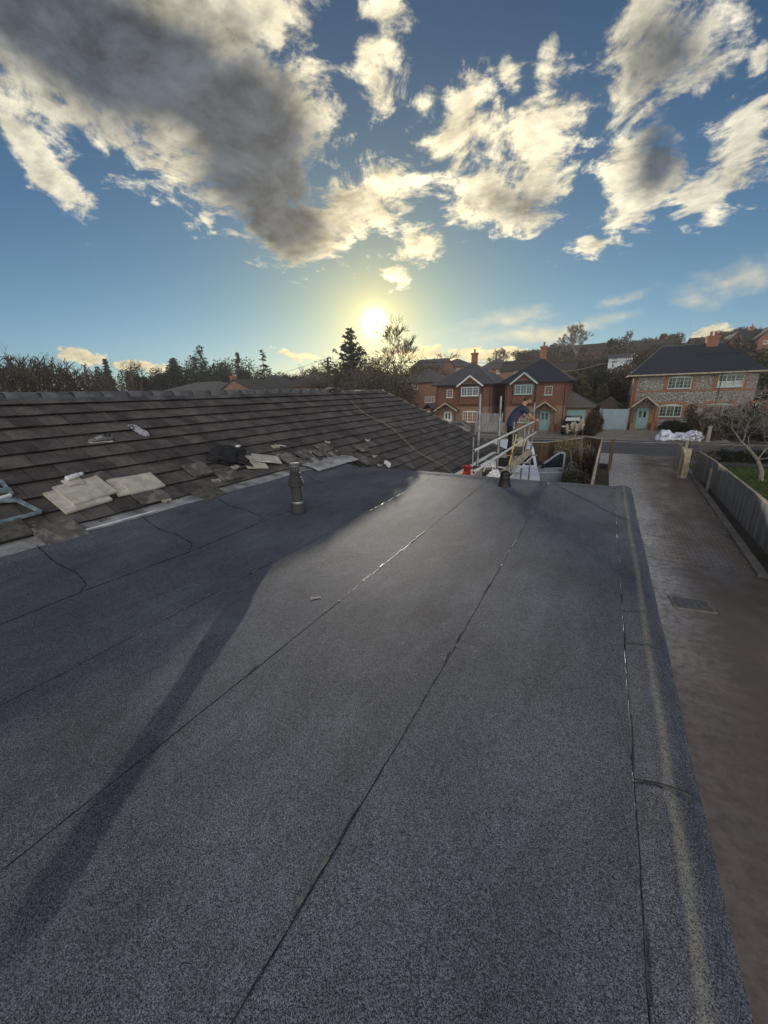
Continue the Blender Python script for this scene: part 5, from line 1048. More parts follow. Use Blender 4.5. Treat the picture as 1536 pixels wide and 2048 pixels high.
# ---- black estate car behind the plumes
def suv():
    t=thing('parked_car',(0,0,0),'black car with a silver sunshade in its windscreen in front of the garage','car',local=True)
    prof=[(.08,.30),(0,.45),(.0,.82),(.08,.98),(.35,1.06),(1.05,1.12),(1.75,1.62),(2.1,1.70),(3.8,1.68),(4.35,1.20),(4.45,.95),(4.45,.35),(4.3,.28)]
    tp=lambda z: .93 if z<1.05 else .93-.30*(z-1.05)
    profile_body('body',prof,2.2,1.86,M['carblack'],t,taper=tp,bevel=.02)
    def sp(y,z,u,off=.012): return (tp(z)*u,y+.10*(1-math.sqrt(max(0,1-.75*u*u)))-off,z+off)
    for nm,za,zb,ya,yb2,m,of in(('windscreen',1.16,1.60,1.12,1.71,'scrglass',.012),('sunshade',1.28,1.57,1.28,1.67,'foil',.02)):
        b=MB(); vs=[]
        for q in range(9): u=(-.84+1.68*q/8)*(1 if nm=='windscreen' else .96); vs.append(sp(ya,za,u,of)); vs.append(sp(yb2,zb,u*.97,of))
        b.add(vs,[(2*q,2*q+2,2*q+3,2*q+1) for q in range(8)]); b.build(nm,M[m],t)
    for s in(-1,1):
        b=MB(); b.obox((s*.70,.06,.86),(.36,.16,.14),rot('Z',s*.25)); b.build('headlight',M['lamp'],t,bevel=.02)
        b=MB(); b.obox((s*1.0,1.35,1.12),(.17,.1,.13)); b.build('mirror',M['carblack'],t,bevel=.02)
        b=MB(); b.quad((s*.925,1.35,1.14),(s*.925,3.7,1.14),(s*.80,3.5,1.58),(s*.79,1.9,1.60)); b.build('side_window',M['scrglass'],t)
    b=MB(); b.box(-.5,.5,-.04,.04,.62,.86); b.build('grille',M['black'],t,bevel=.01); b=MB(); b.box(-.26,.26,-.06,-.045,.42,.53); b.build('number_plate',M['white'],t)
    for x in(-.82,.82):
        for y in(.85,3.6): wheel(x,y,t)
    t.location=(D(1150,41.8),41.6,.012); t.rotation_euler=(0,0,.04)
suv()
# grey car roofline beside the left houses
def lowcar(px,y,label,m='rooftile_pale'):
    t=thing('parked_car',(0,0,0),label,'car',local=True)
    prof=[(0,.35),(.0,.75),(.9,.90),(1.6,1.35),(2.0,1.42),(3.0,1.40),(3.7,1.05),(4.1,.95),(4.15,.4)]
    profile_body('body',prof,2.0,1.7,M[m],t,taper=lambda z:.85 if z<.95 else .85-.3*(z-.95),bevel=.02)
    for s in(-1,1): b=MB(); b.quad((s*.86,1.1,.98),(s*.86,3.5,1.0),(s*.745,3.0,1.34),(s*.745,1.75,1.34)); b.build('side_window',M['scrglass'],t)
    for x in(-.76,.76):
        for yy in(.8,3.3): wheel(x,yy,t,.3,.2)
    t.location=(D(px,y)-3.4,y,-.16); t.rotation_euler=(0,0,-PI/2+.05)
lowcar(933,42,'low grey car roof showing below the window of the house with white bargeboards','iron')
# ---- bulk bags
for i,(px,py,s,lab) in enumerate([(1330,872,(.62,.5,.52),'leftmost slumped white bulk bag beside the road'),(1356,874,(.62,.5,.38),'low middle white bulk bag between its two fuller neighbours'),(1383,872,(.68,.55,.56),'rightmost full white bulk bag next to the dark bush')]):
    p=G(px,881,.0); p=V((p.x,39.6,.1)); p.x=P(px,880,39.6).x
    t=thing('bulk_bag',p,lab,'bulk bag','white builders bags at the roadside')
    blob('bag_body',p+V((0,0,.16)),s,M['bagwhite'],40+i,.45,parent=t,fq=8)
    b=MB()
    for k in range(2): 
        a0=-.9+k*1.1; b.tube([p+V((s[0]*1.02*math.sin(a0+.25*q),-s[1]*1.05*math.cos(a0+.25*q)*.98,.12+s[2]*.2*q*.55)) for q in range(5)],.018,6)
    b.build('lifting_strap',M['bagmark'],t)
    b=MB(); q0=p+V((.05,-s[1]*1.12,.2+s[2]*.35)); b.obox(q0,(.20,.012,.14),rot('X',-.3)); b.build('print_panel',M['bagmark'],t)
    b=MB(); b.obox(q0+V((0,-.009,0)),(.13,.008,.075),rot('X',-.3)); b.build('print_inner',M['bagwhite'],t)
# ---- far houses
BG=[# label, px0,px1,y,dep, py_eave, py_ridge, wall, roof, style, along, windows(px0,px1,py0,py1), chimneys(px,pytop)
('grey roofed house just left of the first brick chimney on the slope',872,935,92,9,733,718,'brick','rooftile_pale','hip','x',[(893,901,738,746),(912,920,737,745)],[]),
('hipped house with two pale windows between the two near chimneys',958,1016,84,9,737,718,'brick','rooftile_pale','hip','x',[(977,983,730+8,738+8),(993,1000,740,748)],[]),
('long brown roofed house directly behind the slate roofed brick house',1000,1072,72,9,740,721,'brick','rooftile','gable','x',[(1028,1037,741,750)],[]),
('low brown roofed terrace to the right behind the slate house chimney',1098,1150,78,9,739,724,'oak','rooftile','gable','x',[(1104,1110,741,749),(1118,1130,740,748)],[]),
('pale roofed house on the slope above the house with rooflight',822,880,78,9,736,719,'brick','rooftile_pale','gable','x',[(862,869,741,748)],[]),
('long brick gabled house at the hilltop under the tall leafless birch',1118,1215,125,10,703,689,'brick_or','rooftile','gable','x',[(1150,1156,705,710)],[]),
('white boarded house with black window frames halfway up the hill',1218,1266,88,7,714,708,'render_w','slate','gable','x',[(1226,1235,716,724),(1253,1262,715,723)],[]),
('dark roofed hill house among trees with broken roofline',1280,1345,128,10,690,679,'oak','rooftile','gable','x',[],[(1312,676),(1334,674)]),
('brown roofed hill house rising behind the flint cottage chimney',1385,1438,122,10,686,674,'oak','rooftile','gable','x',[],[]),
]
for lab,p0,p1,y,dep,pe,pr,wl,rfm,st,al,ws,chs in BG:
    pm=(p0+p1)/2; x0,x1=P(p0,pe,y).x,P(p1,pe,y).x; ze_=Z(pm,pe,y); zr__=Z(pm,pr,y+dep/2); zb=H((x0+x1)/2,y)
    simple_house(lab,x0,x1,y,y+dep,min(zb,ze_-2.2),ze_,zr__,wl,rfm,st,[(P(a,pe,y).x,P(c,pe,y).x,Z(pm,d,y),Z(pm,e_,y),2) for a,c,e_,d in ws],[(P(a,pr,y+dep/2).x,y+dep/2,zr__-.6,Z(a,pt_,y+dep/2)) for a,pt_ in chs],al,'houses on the slope behind the street',ov=.35,fm='bluefr' if wl=='render_w' else 'frame_w')
# top right gabled pair
y=100; t=simple_house('brick gable house high on the hill at right edge, small white window under dark eaves',P(1486,690,y).x,P(1560,690,y).x,y,y+9,H(30,y)-2,Z(1500,683,y),Z(1500,660,y+4.5),'brick_or','rooftile','gable',[(P(1494,690,y).x,P(1503,690,y).x,Z(1500,682,y)-.9,Z(1500,682,y)-.1,1)],[(P(1504,655,y+4.5).x,y+4.5,Z(1504,665,y+4),Z(1504,653,y+4.5))],'x','houses on the slope behind the street')
y=96; simple_house('hilltop brick house whose tall gable faces the street at the far right edge',P(1515,690,y).x,P(1575,690,y).x,y,y+9,H(33,y)-2,Z(1530,676,y),Z(1540,648,y),'brick_or','rooftile','gable',[(P(1528,680,y).x,P(1536,680,y).x,Z(1530,688,y),Z(1530,681,y),1)],None,'y','houses on the slope behind the street')
y=104; simple_house('brick gable with pale bargeboard in front of the right hand hilltop house',P(1457,690,y).x,P(1486,690,y).x,y,y+9,H(24,y)-2,Z(1470,683,y),Z(1472,663,y),'brick_or','rooftile','gable',[],None,'y','houses on the slope behind the street')
# bungalow roofs on the left beyond the ridge
LB=[('low grey roofed bungalow with pale ridge far left beyond our ridge',318,432,44,9,782,766,'brick','rooftile_pale','hip','x'),
('dark gabled roof with a brick chimney left of the telegraph pole',428,520,38,8,792,761,'brick','rooftile','gable','y'),
('blue grey hipped roof with a dormer beyond the dark gable',494,548,58,9,776,752,'brick','slate','hip','x'),
('brown hipped roof catching sun with light ridge, left of the pole',590,640,66,9,764,745,'brick','rooftile_pale','hip','x'),
('long low brown roof hidden behind the ridge and wires',535,620,54,8,774,758,'brick','rooftile','hip','x'),
('tall shadowed roof among trees right of the telegraph pole',640,700,62,9,770,748,'brick','rooftile','hip','x')]
for lab,p0,p1,y,dep,pe,pr,wl,rfm,st,al in LB:
    pm=(p0+p1)/2; x0,x1=P(p0,pe,y).x,P(p1,pe,y).x; ze_=max(2.3,Z(pm,pe,y)); zr__=Z(pm,pr,y+dep/2)
    simple_house(lab,x0,x1,y,y+dep,0,ze_,max(zr__,ze_+1.2),wl,rfm,st,(),[(P(467,760,y+2).x,y+2,zr__-1.6,Z(467,752,y+2))] if 'dark gabled' in lab else None,al,'roofs beyond the ridge on the left')
# ---- poles and wires
def pole(px,py0,py1,y,label):
    p=P(px,py0,y); t=thing('utility_pole',(p.x,y,0),label,'pole','timber utility poles'); z1=p.z; zb=H(p.x,y)
    b=MB(); b.tube([(p.x,y,zb),(p.x,y,z1)],[.15,.10],10); pp=b.build('pole_shaft',M['pole'],t)
    b=MB(); b.box(p.x-.35,p.x+.35,y-.05,y+.05,z1-.35,z1-.25); b.build('cross_arm',M['pole'],t); b=MB()
    for s in(-.3,.3,0): b.lathe((p.x+s,y,z1-.25 if s else z1),[(.03,0),(.05,.03),(.03,.10)],8)
    b.build('insulator',M['white'],t); return V((p.x,y,z1))
p1=pole(655,716,785,31,'dark timber utility pole rising behind the ridge left of the sun'); p2=pole(1269,708,760,64,'grey utility pole standing behind the white boarded house'); p3=pole(1331,695,712,70,'short pole top among bushes left of the flint cottage roof')
def wire(pts,label,sag=.6,r=.016,m='wire'):
    b=MB(); allp=[]
    for a,c in zip(pts,pts[1:]):
        allp+= [a.lerp(c,i/14)-V((0,0,sag*4*(i/14)*(1-i/14))) for i in range(14)]
    b.tube(allp+[pts[-1]],r,4,False); b.build('overhead_wire',M[m],label=label,cat='wire',group='overhead wires')
wire([P(520,756,34),p1,P(735,722,44)],'thin wire sloping up to the utility pole left of the sun',.15,.012)
wire([P(735,722,44),P(900,724,48),P(1160,724,54),P(1300,716,54),P(1430,706,50),P(1560,694,48)],'long dark wire crossing in front of roofs and hill to the right edge',.15,.022)
wire([P(1112,742,50),P(1200,728,58),p2],'pale sagging cable from the slate house towards the hill',.25,.022,'mortar')
b=MB(); zt=Z(593,752,52)
# garden wall and low timber rails in front of the left houses
flatpanel('rail_fence',D(955,41.5),D(1010,41.5),41.5,.2,1.15,'fence','low timber rail fence behind the first scaffold poles','fence',boards=1.2)
# ------------------------------------------------------------ vegetation
def tubes(segs,n=3):
    s=np.array([(*a,*c,ra,rb) for a,c,ra,rb in segs],float); p0,p1,r0,r1=s[:,:3],s[:,3:6],s[:,6],s[:,7]
    d=p1-p0; d/=np.linalg.norm(d,axis=1,keepdims=True)+1e-9; ref=np.where(np.abs(d[:,2:3])>.9,[[1.,0,0]],[[0,0,1.]]); u=np.cross(d,ref); u/=np.linalg.norm(u,axis=1,keepdims=True)+1e-9; w=np.cross(d,u)
    vs=[]
    for k in range(n):
        a=2*PI*k/n; o=u*math.cos(a)+w*math.sin(a); vs+= [p0+o*r0[:,None],p1+o*r1[:,None]]
    v=np.stack(vs,1).reshape(-1,3); m=len(s); base=np.arange(m)[:,None]*(2*n)
    f=np.concatenate([base+np.array([[2*k,2*((k+1)%n),2*((k+1)%n)+1,2*k+1]]) for k in range(n)],0); return v,f
def grow(rs,p,d,L,r,lv,maxlv,out,kids=(4,6),spread=.7,up=.15,wig=.16,ratio=.62,nseg=5,rmin=.008,gnarl=0.):
    pts=[p]; dd=d.copy(); rr=r
    for i in range(nseg):
        dd=dd+rs.normal(0,wig+gnarl,3)+np.array([0,0,up*.35]); dd/=np.linalg.norm(dd); q=p+dd*L/nseg; rn=max(rmin,r*(1-(i+1)/nseg*.72))
        out[min(lv,1)].append((p,q,rr,rn)); p=q; rr=rn; pts.append(p)
        if lv<maxlv and i>=(1 if lv else 1):
            nk=rs.integers(kids[0],kids[1]+1)/ (nseg-1)
            k=int(nk)+(rs.random()<nk-int(nk))
            for _ in range(k):
                a=rs.normal(0,1,3); a-=dd*a.dot(dd); a/=np.linalg.norm(a)+1e-9; sp=spread*rs.uniform(.6,1.3); nd=dd*math.cos(sp)+a*math.sin(sp); nd[2]+=up; nd/=np.linalg.norm(nd)
                grow(rs,p.copy(),nd,L*ratio*rs.uniform(.7,1.15)*(1-.25*i/nseg),max(rmin,rr*.62),lv+1,maxlv,out,kids,spread,up,wig,ratio,max(3,nseg-1),rmin,gnarl)
def baretree(name,loc,h,seed,label,cat='tree',group=None,mt='bark',mc=None,r=.16,trunk=.35,maxlv=4,scale_x=1.,lean=(0,0),**kw):
    rs=np.random.default_rng(seed); z0=loc[2]; t=thing(name,loc,label,cat,group); out=[[],[]]
    d=np.array([lean[0],lean[1],1.]); d/=np.linalg.norm(d)
    grow(rs,np.array([0.,0,0]),d,h*.62,r,0,maxlv,out,**kw)
    allz=max(s[1][2] for s in out[1]); k=h/allz
    L=np.array([loc[0],loc[1],loc[2]-.1])
    for i,nm in((0,'trunk'),(1,'crown')):
        v,f=tubes(out[i],6 if i==0 else 3); v=v*np.array([k*scale_x,k*scale_x,k])+L; npmesh(nm,v,f,M[(mc or mt) if i else mt],t,smooth=(i==0))
    return t
def leafcloud(cen,nrm,size,rs,aspect=1.6,flat=.0):
    n=len(cen); a=rs.normal(0,1,(n,3)); a[:,2]*=(1-flat); a/=np.linalg.norm(a,axis=1,keepdims=True); b_=rs.normal(0,1,(n,3)); b_-=a*(a*b_).sum(1,keepdims=True); b_/=np.linalg.norm(b_,axis=1,keepdims=True)
    s=size*rs.uniform(.5,1.4,(n,1)); A=a*s*aspect; B=b_*s
    v=np.stack([cen-A,cen-B*.6,cen+A,cen+B*.6],1).reshape(-1,3); return v,np.arange(4*n).reshape(-1,4)
def bush(name,loc,size,seed,label,mleaf,cat='shrub',group=None,n=5000,leaf=.10,lobes=9,mt='bark',trunk=True,twigs=60,zb=.1,hollow=.55,parts=True):
    rs=np.random.default_rng(seed); t=thing(name,loc,label,cat,group); sx_,sy_,sz_=size; L=np.array(loc)
    lc=rs.uniform(-1,1,(lobes,3))*np.array([.62,.62,.42])+np.array([0,0,.52]); lr=rs.uniform(.28,.52,lobes)
    idx=rs.integers(0,lobes,n); d=rs.normal(0,1,(n,3)); d/=np.linalg.norm(d,axis=1,keepdims=True); rad=lr[idx]*(hollow+(1-hollow)*rs.random(n)**.6)*rs.choice([1.,1.,1.12],n)
    c=lc[idx]+d*rad[:,None]; c[:,2]=np.abs(c[:,2])+zb*.3; top=np.percentile(c[:,2],99.3); c[:,2]/=top; lc[:,2]/=top; c=c*np.array([sx_,sy_,sz_]); keep=c[:,2]>.02*sz_; c=c[keep]
    v,f=leafcloud(c+L,None,leaf,rs); npmesh('crown',v,f,M[mleaf],t)
    segs=[]
    for k in range(twigs):
        i=rs.integers(0,lobes); e=lc[i]*np.array([sx_,sy_,sz_])+rs.normal(0,.22,3)*np.array([sx_,sy_,sz_]); e[2]=abs(e[2])*1.15
        m_=e*rs.uniform(.3,.6)+rs.normal(0,.05,3)*np.array(size); segs+=[(L+(0,0,-.05),m_+L,.03,.02),(m_+L,e+L,.02,.006)]
    v,f=tubes(segs,4); npmesh('trunk',v,f,M[mt],t); return t
def conifer(name,loc,h,w,seed,label,cat='conifer',group='conifers on the skyline',m='needle',whorls=26,per=7,bare=.08,droop=.25,leaf=.16,dens=40,power=.85,lift=0.,gap=.12):
    rs=np.random.default_rng(seed); t=thing(name,loc,label,cat,group); L=np.array(loc,float)
    v,f=tubes([(L+(0,0,-.2),L+(0,0,h*.5),h*.02,h*.012),(L+(0,0,h*.5),L+(0,0,h*.99),h*.012,.02)],7); npmesh('trunk',v,f,M['bark_dk'],t,True)
    cen=[];segs=[]
    for i in range(whorls):
        u=bare+(1-bare)*(i+.5)/whorls; rmax=w*(1-u)**power*rs.uniform(.72,1.1)+.05*w*(1-u)+.12
        for k in range(per):
            if rs.random()<gap: continue
            a=rs.uniform(0,2*PI); rl=rmax*rs.uniform(.55,1.12); z=h*u+rs.uniform(-.3,.3)*h/whorls; dr=droop*rl*rs.uniform(.5,1.3)
            n=max(4,int(dens*rl/w)); q=rs.random(n)**.8; bend=-dr*q+lift*rl*q*q
            c=np.stack([np.cos(a)*rl*q,np.sin(a)*rl*q,z+bend],1)+rs.normal(0,1,(n,3))*np.array([.07,.07,.045])*w*.5*(1-.3*q[:,None]); cen.append(c)
            segs.append((L+(0,0,z),L+np.array([np.cos(a)*rl*.9,np.sin(a)*rl*.9,z-dr*.85+lift*rl*.7]),.05,.015))
    c=np.concatenate(cen)+L; v,f=leafcloud(c,None,leaf,rs,2.,.5); v2,f2=tubes(segs,3)
    o=npmesh('crown',np.concatenate([v,v2]) if False else v,f,M[m],t); npmesh('branches',v2,f2,M['bark_dk'],t); return t
def at(px,py,y,zb=None):
    p=P(px,py,y); return (p.x,y,H(p.x,y) if zb is None else zb),p.z-(H(p.x,y) if zb is None else zb)
# skyline conifers (left to right)
for px,py,y,w,sd,lab,kw in [
 (397,694,62,5.2,1,'broad spreading cedar with open top standing above the dark evergreen belt',dict(lift=.55,droop=.0,whorls=16,per=6,gap=.3,power=.6,leaf=.22,bare=.3)),
 (474,705,66,3.0,2,'pointed conifer between the cedar and the layered narrow conifer',dict(whorls=22,leaf=.2)),
 (523,698,64,3.8,3,'narrow layered conifer whose gaps show the sky',dict(whorls=15,per=6,gap=.28,leaf=.2,droop=.35)),
 (700,657,66,6.6,4,'large dark conifer immediately left of the sun',dict(whorls=20,per=8,lift=.45,droop=.15,leaf=.24,dens=75,power=.85,gap=.10)),
 (1223,676,112,2.4,5,'small green conifer beside the birch on the hill',dict(whorls=18,leaf=.22,m='evergreen')),
 (209,717,48,2.2,6,'dark conical evergreen beside the pale bare tree on the far left',dict(whorls=26,per=10,leaf=.2,dens=30,gap=0)),
 (345,716,56,3.0,8,'blunt dark conical evergreen at the left end of the evergreen belt',dict(whorls=26,per=12,leaf=.22,dens=34,gap=0,power=.5))]:
    loc,h=at(px,py,y); conifer('conifer',loc,h,w*1.15,sd,lab,**kw)
# belt of dark evergreens
for i,(px,py,y,sx_,lab) in enumerate([(190,738,46,2.4,'small round dark evergreen next to the hedge end'),(265,735,50,2.8,'dark rounded evergreen under the bright cloud'),(300,742,52,3.0,'low evergreen between rounded tree and the belt'),
 (330,735,58,3.0,'evergreen at the left start of the tall belt'),(372,722,60,3.6,'dark evergreen below the left side of the cedar'),(415,724,60,4.2,'dark evergreen below the right side of the cedar'),(446,722,62,3.8,'dense evergreen right of the cedar'),(470,727,60,3.6,'evergreen in front of the pointed conifer'),
 (505,740,62,3.8,'brownish evergreen between two pointed conifers'),(545,744,66,4.0,'low evergreen right of the narrow conifer'),(585,748,74,5.0,'low dark tree above the brown hipped roof'),(625,742,76,4.8,'low tree left of the round bare tree')]):
    loc,h=at(px,py,y); bush('evergreen_tree',loc,(sx_*1.25,sx_*1.25,h*.96),100+i,lab,'needle' if i%3 else 'evergreen','tree','dark evergreens on the left skyline',n=15000,leaf=.15,lobes=15,twigs=20,hollow=.3)
# bare skyline trees
BT=[(800,630,74,7,'tall leafless tree directly right of the sun',dict(r=.34,maxlv=4,spread=.62,up=.16,kids=(6,7),mt='bark_dk',ratio=.64,rmin=.024,wig=.1,scale_x=1.35)),
(1166,643,118,8,'silver leafless birch on the hilltop behind the roof',dict(r=.30,maxlv=4,spread=.6,up=.12,kids=(6,8),mt='bark_pale',ratio=.66,rmin=.032,wig=.12)),
(640,708,70,9,'rounded leafless tree left of the large dark conifer',dict(r=.3,maxlv=4,spread=.62,up=.10,kids=(5,7),ratio=.62,rmin=.02,scale_x=1.3)),
(604,728,80,10,'low leafless tree left of the rounded one',dict(r=.2,maxlv=3,spread=.6,rmin=.02)),
(762,690,80,11,'low leafless tree in the glare below the sun',dict(r=.2,maxlv=4,spread=.7,kids=(4,6),rmin=.02,scale_x=1.5)),
(838,700,86,12,'small bushy leafless tree right of the tall one',dict(r=.2,maxlv=4,spread=.7,kids=(4,6),rmin=.02,scale_x=1.5)),
(985,696,110,13,'leafless round tree right of the first brick chimney',dict(r=.3,maxlv=4,spread=.6,kids=(5,6),rmin=.025)),
(1008,692,112,14,'denser leafless round tree between the two brick chimneys',dict(r=.3,maxlv=4,spread=.66,kids=(5,7),rmin=.025)),
(1068,702,116,15,'sparse tree tops just left of the slate house chimney',dict(r=.2,maxlv=3,spread=.5,rmin=.02)),
(247,712,60,16,'pale thin leafless tree between two dark evergreens',dict(r=.16,maxlv=4,spread=.5,mt='bark_pale',rmin=.014)),
(272,733,38,17,'reddish young leafless tree just beyond our ridge',dict(r=.08,maxlv=3,spread=.35,up=.3,mt='bark_red',rmin=.01)),
(500,722,64,18,'fine leafless tree between two pointed conifers',dict(r=.16,maxlv=4,spread=.55,rmin=.018)),
(431,760,34,19,'small gnarled bare tree behind the ridge by the dark gable',dict(r=.10,maxlv=3,spread=.7,mt='bark_pale',rmin=.012,gnarl=.1)),
(1345,668,120,20,'thin leafless tree on the hill left of the white cloud',dict(r=.18,maxlv=4,spread=.5,rmin=.02)),
(1292,683,112,22,'bushy bare tree on the hill right of the small conifer',dict(r=.2,maxlv=4,spread=.7,rmin=.02,scale_x=1.4)),
(52,690,40,23,'fine twigged tree tops showing above the pollard hedge',dict(r=.2,maxlv=4,spread=.7,kids=(5,6),rmin=.010,scale_x=1.6)),
(10,688,40,24,'fine twigged tree at the extreme left edge',dict(r=.2,maxlv=4,spread=.6,rmin=.010))]
for px,py,y,sd,lab,kw in BT:
    loc,h=at(px,py,y); baretree('bare_tree',loc,h,sd,lab,group='leafless trees on the skyline',**kw)
# woodland under the sun and on the hill: individual bushy trees
WD=[(735,722,66,6.0),(775,724,68,6.5),(815,726,70,6.5),(850,728,76,6.),(690,732,60,5.5),(660,738,58,5.),(720,742,52,5.5),(770,745,54,5.5),(815,748,60,4.5)]
for i,(px,py,y,s_) in enumerate(WD):
    loc,h=at(px,py,y); bush('woodland_tree',loc,(s_,s_,h*1.02),200+i,['brown','russet','dense brown','tangled','bushy'][i%5]+' leafless thicket tree '+['right below the sun','just right of the sun glare','below the tall leafless tree','above the pale roofed house','below the large conifer','behind the telegraph pole','in front of the conifer foot','behind the tiled hip apex','beside the red brick house with rooflight'][i],'scrub','tree','brown woodland below the sun',n=9000,leaf=.13,lobes=12,twigs=260,hollow=.3,mt='bark_y')
HB=[(1090,712,100,4,'scrub'),(1150,706,104,6,'scrub'),(1180,712,96,6.5,'scrub'),(1130,716,92,5,'scrub'),(1205,722,98,5,'brownleaf'),(1245,693,112,6,'scrub'),(1275,700,104,6,'scrub'),(1310,700,100,7,'brownleaf'),(1345,692,108,7,'scrub'),(1380,690,104,7,'scrub'),(1415,684,112,7,'brownleaf'),(1450,692,100,6,'scrub'),(1480,700,90,5.5,'olive'),(1515,702,84,6,'olive'),(1545,700,80,6,'olive'),(1290,722,82,5,'evergreen'),(1330,718,86,6,'brownleaf'),(1240,738,72,3.6,'scrub'),(1300,730,74,4,'evergreen')]
NM={'scrub':'brown scrub','brownleaf':'dark russet scrub','olive':'yellow green bush','evergreen':'dark green bush'}
PL=['left of the birch','at the foot of the birch','right below the birch roofline','on the slope below the long hilltop house','above the white boarded house','by the small hill conifer','above the broken roofline house','left of the hidden hilltop roof','under the thin leafless tree','above the flint cottage roof','around the flint cottage chimney top','below the sunlit gable wall','beside the cottage roof slope right','near the right edge above the cottage','at the far right edge behind twigs','behind the short pole top','left of the cottage ridge','under the white boarded house','beside the grey hill pole']
for i,(px,py,y,s_,m_) in enumerate(HB):
    loc,h=at(px,py,y); h=max(h,2.5); bush('hill_shrub',loc,(s_,s_,h),300+i,NM[m_]+' on the hill '+PL[i],m_,'shrub','scrub on the hillside',n=5200,leaf=.17,lobes=12,twigs=160,hollow=.3,mt='bark_y')
rsx=np.random.default_rng(77)
for k in range(46):
    px=rsx.uniform(1040,1560); y=rsx.uniform(76,148); p=P(px,700,y); z=H(p.x,y); s_=rsx.uniform(3.,5.5)
    if 1205<px<1275 and y<92: continue
    if k%3: bush('hill_shrub',(p.x,y,z),(s_,s_,rsx.uniform(2.2,4.2)),800+k,'one of many leafless brown scrub clumps filling the open hillside','scrub' if k%2 else 'brownleaf','shrub','leafless scrub on the open hillside',n=3600,leaf=.16,lobes=10,twigs=120,hollow=.3,mt='bark_y')
    else: baretree('bare_tree',(p.x,y,z),rsx.uniform(4,6.5),800+k,'one of many small leafless trees among the hillside scrub',group='small leafless trees on the hillside',maxlv=3,spread=.6,rmin=.03,r=.12,kids=(5,7))
# dense bushes behind the garage and cottage gates
for i,(px,py,y,s_,m_,lab) in enumerate([(1150,748,57,3.2,'scrub','twiggy brown bush right behind the garage roof'),(1175,742,60,3.6,'evergreen','dark evergreen bush behind the garage roof peak'),(1210,738,60,4.0,'evergreen','big dark evergreen bush behind the blue grey gates'),(1240,748,61,3.6,'brownleaf','dark brownish bush between gates and flint cottage'),(1190,765,55.5,2.6,'olive','olive bush above the side fence'),(1130,752,60,2.8,'scrub','thin brown bush touching the slate house roof'),(1256,745,63,3.2,'scrub','tall dry hedge bush left of the cottage wall')]):
    loc,h=at(px,py,y); bush('garden_bush',loc,(s_,s_,h),400+i,lab,m_,'shrub','tall bushes behind the houses',n=8500,leaf=.16,lobes=13,twigs=90,hollow=.4)
flatpanel('hedge_fence',D(1196,54),D(1262,54),54.,.0,2.6,'fence_br','tall board fence below the dark bushes left of the cottage','fence')
# pollard hedge on the far left
for i,(px,py,y) in enumerate([(8,703,11),(45,705,13),(85,712,15),(125,722,17),(165,735,20),(205,752,24),(-30,703,9)]):
    p=P(px,py,y); loc=(p.x,y,0); rs=np.random.default_rng(500+i); t=thing('pollard_shrub',loc,'overgrown pollarded shrub with thick stubby twigs, '+['by the left edge','second from the left edge','third from the left edge','in the middle right of the hedge','lower one near the right end','lowest one at the right end','cut by the left edge of the picture'][i],'shrub','pollard hedge beyond the ridge'); segs=[]
    for k in range(230):
        a=rs.uniform(0,2*PI); q=np.array([math.cos(a)*rs.uniform(0,1.9),math.sin(a)*rs.uniform(0,1.9),rs.uniform(1.2,p.z-1.)]); d=rs.normal(0,.45,3)+np.array([0,0,1.]); rr=rs.uniform(.022,.042)*(1 if i<5 else .8)
        for sgi in range(6):
            d=d+rs.normal(0,.32,3); d[2]=abs(d[2])*.8+.25; d/=np.linalg.norm(d); q2=q+d*rs.uniform(.16,.30)
            if q2[2]>p.z+rs.uniform(-.5,.15): break
            segs.append((q,q2,rr,rr*.93)); rr*=.93
            if rs.random()<.5:
                d2=d+rs.normal(0,.8,3); d2/=np.linalg.norm(d2); segs.append((q2,q2+d2*rs.uniform(.1,.3),rr*.8,rr*.6))
            q=q2
    segs.append((np.array([0,0,-.1]),np.array([0,0,2.]),.18,.12)); v,f=tubes(segs,5); npmesh('branches',v+np.array(loc),f,M['bark_dk'],t)
    c=rs.uniform(-1,1,(3600,3))*np.array([1.9,1.9,(p.z-1.3)/2])+np.array([0,0,(p.z-1.3)/2+.3]); v,f=leafcloud(c+np.array(loc),None,.055,rs); npmesh('crown',v,f,M['brownleaf'],t)
# garden shrubs between van and fence
for i,(x,y,s,h,m_,lab) in enumerate([(-.75,21.6,.75,1.55,'greygreen','tall grassy grey green shrub near the far fence corner'),(-.5,19.6,.62,1.7,'brownleaf','dark russet shrub against the garden fence'),(-.75,17.6,.62,1.35,'greygreen','pale grey green lavender like shrub in the bed'),(-.55,15.8,.60,1.15,'shrubgreen','olive green shrub nearest the flat roof corner'),(-1.3,22.2,.7,1.9,'straw','dry straw coloured grass clump behind the van door'),(-.45,13.8,.5,.8,'shrubgreen','low green shrub at the foot of the fence'),(-1.0,14.6,.5,.7,'olive','low yellowish shrub with small pale flowers')]):
    bush('garden_shrub',(x,y,0),(s,s*1.25,h),600+i,lab,m_,'shrub','shrubs in the fenced bed',n=5200,leaf=.038,lobes=10,twigs=90,hollow=.35,mt='bark_y')
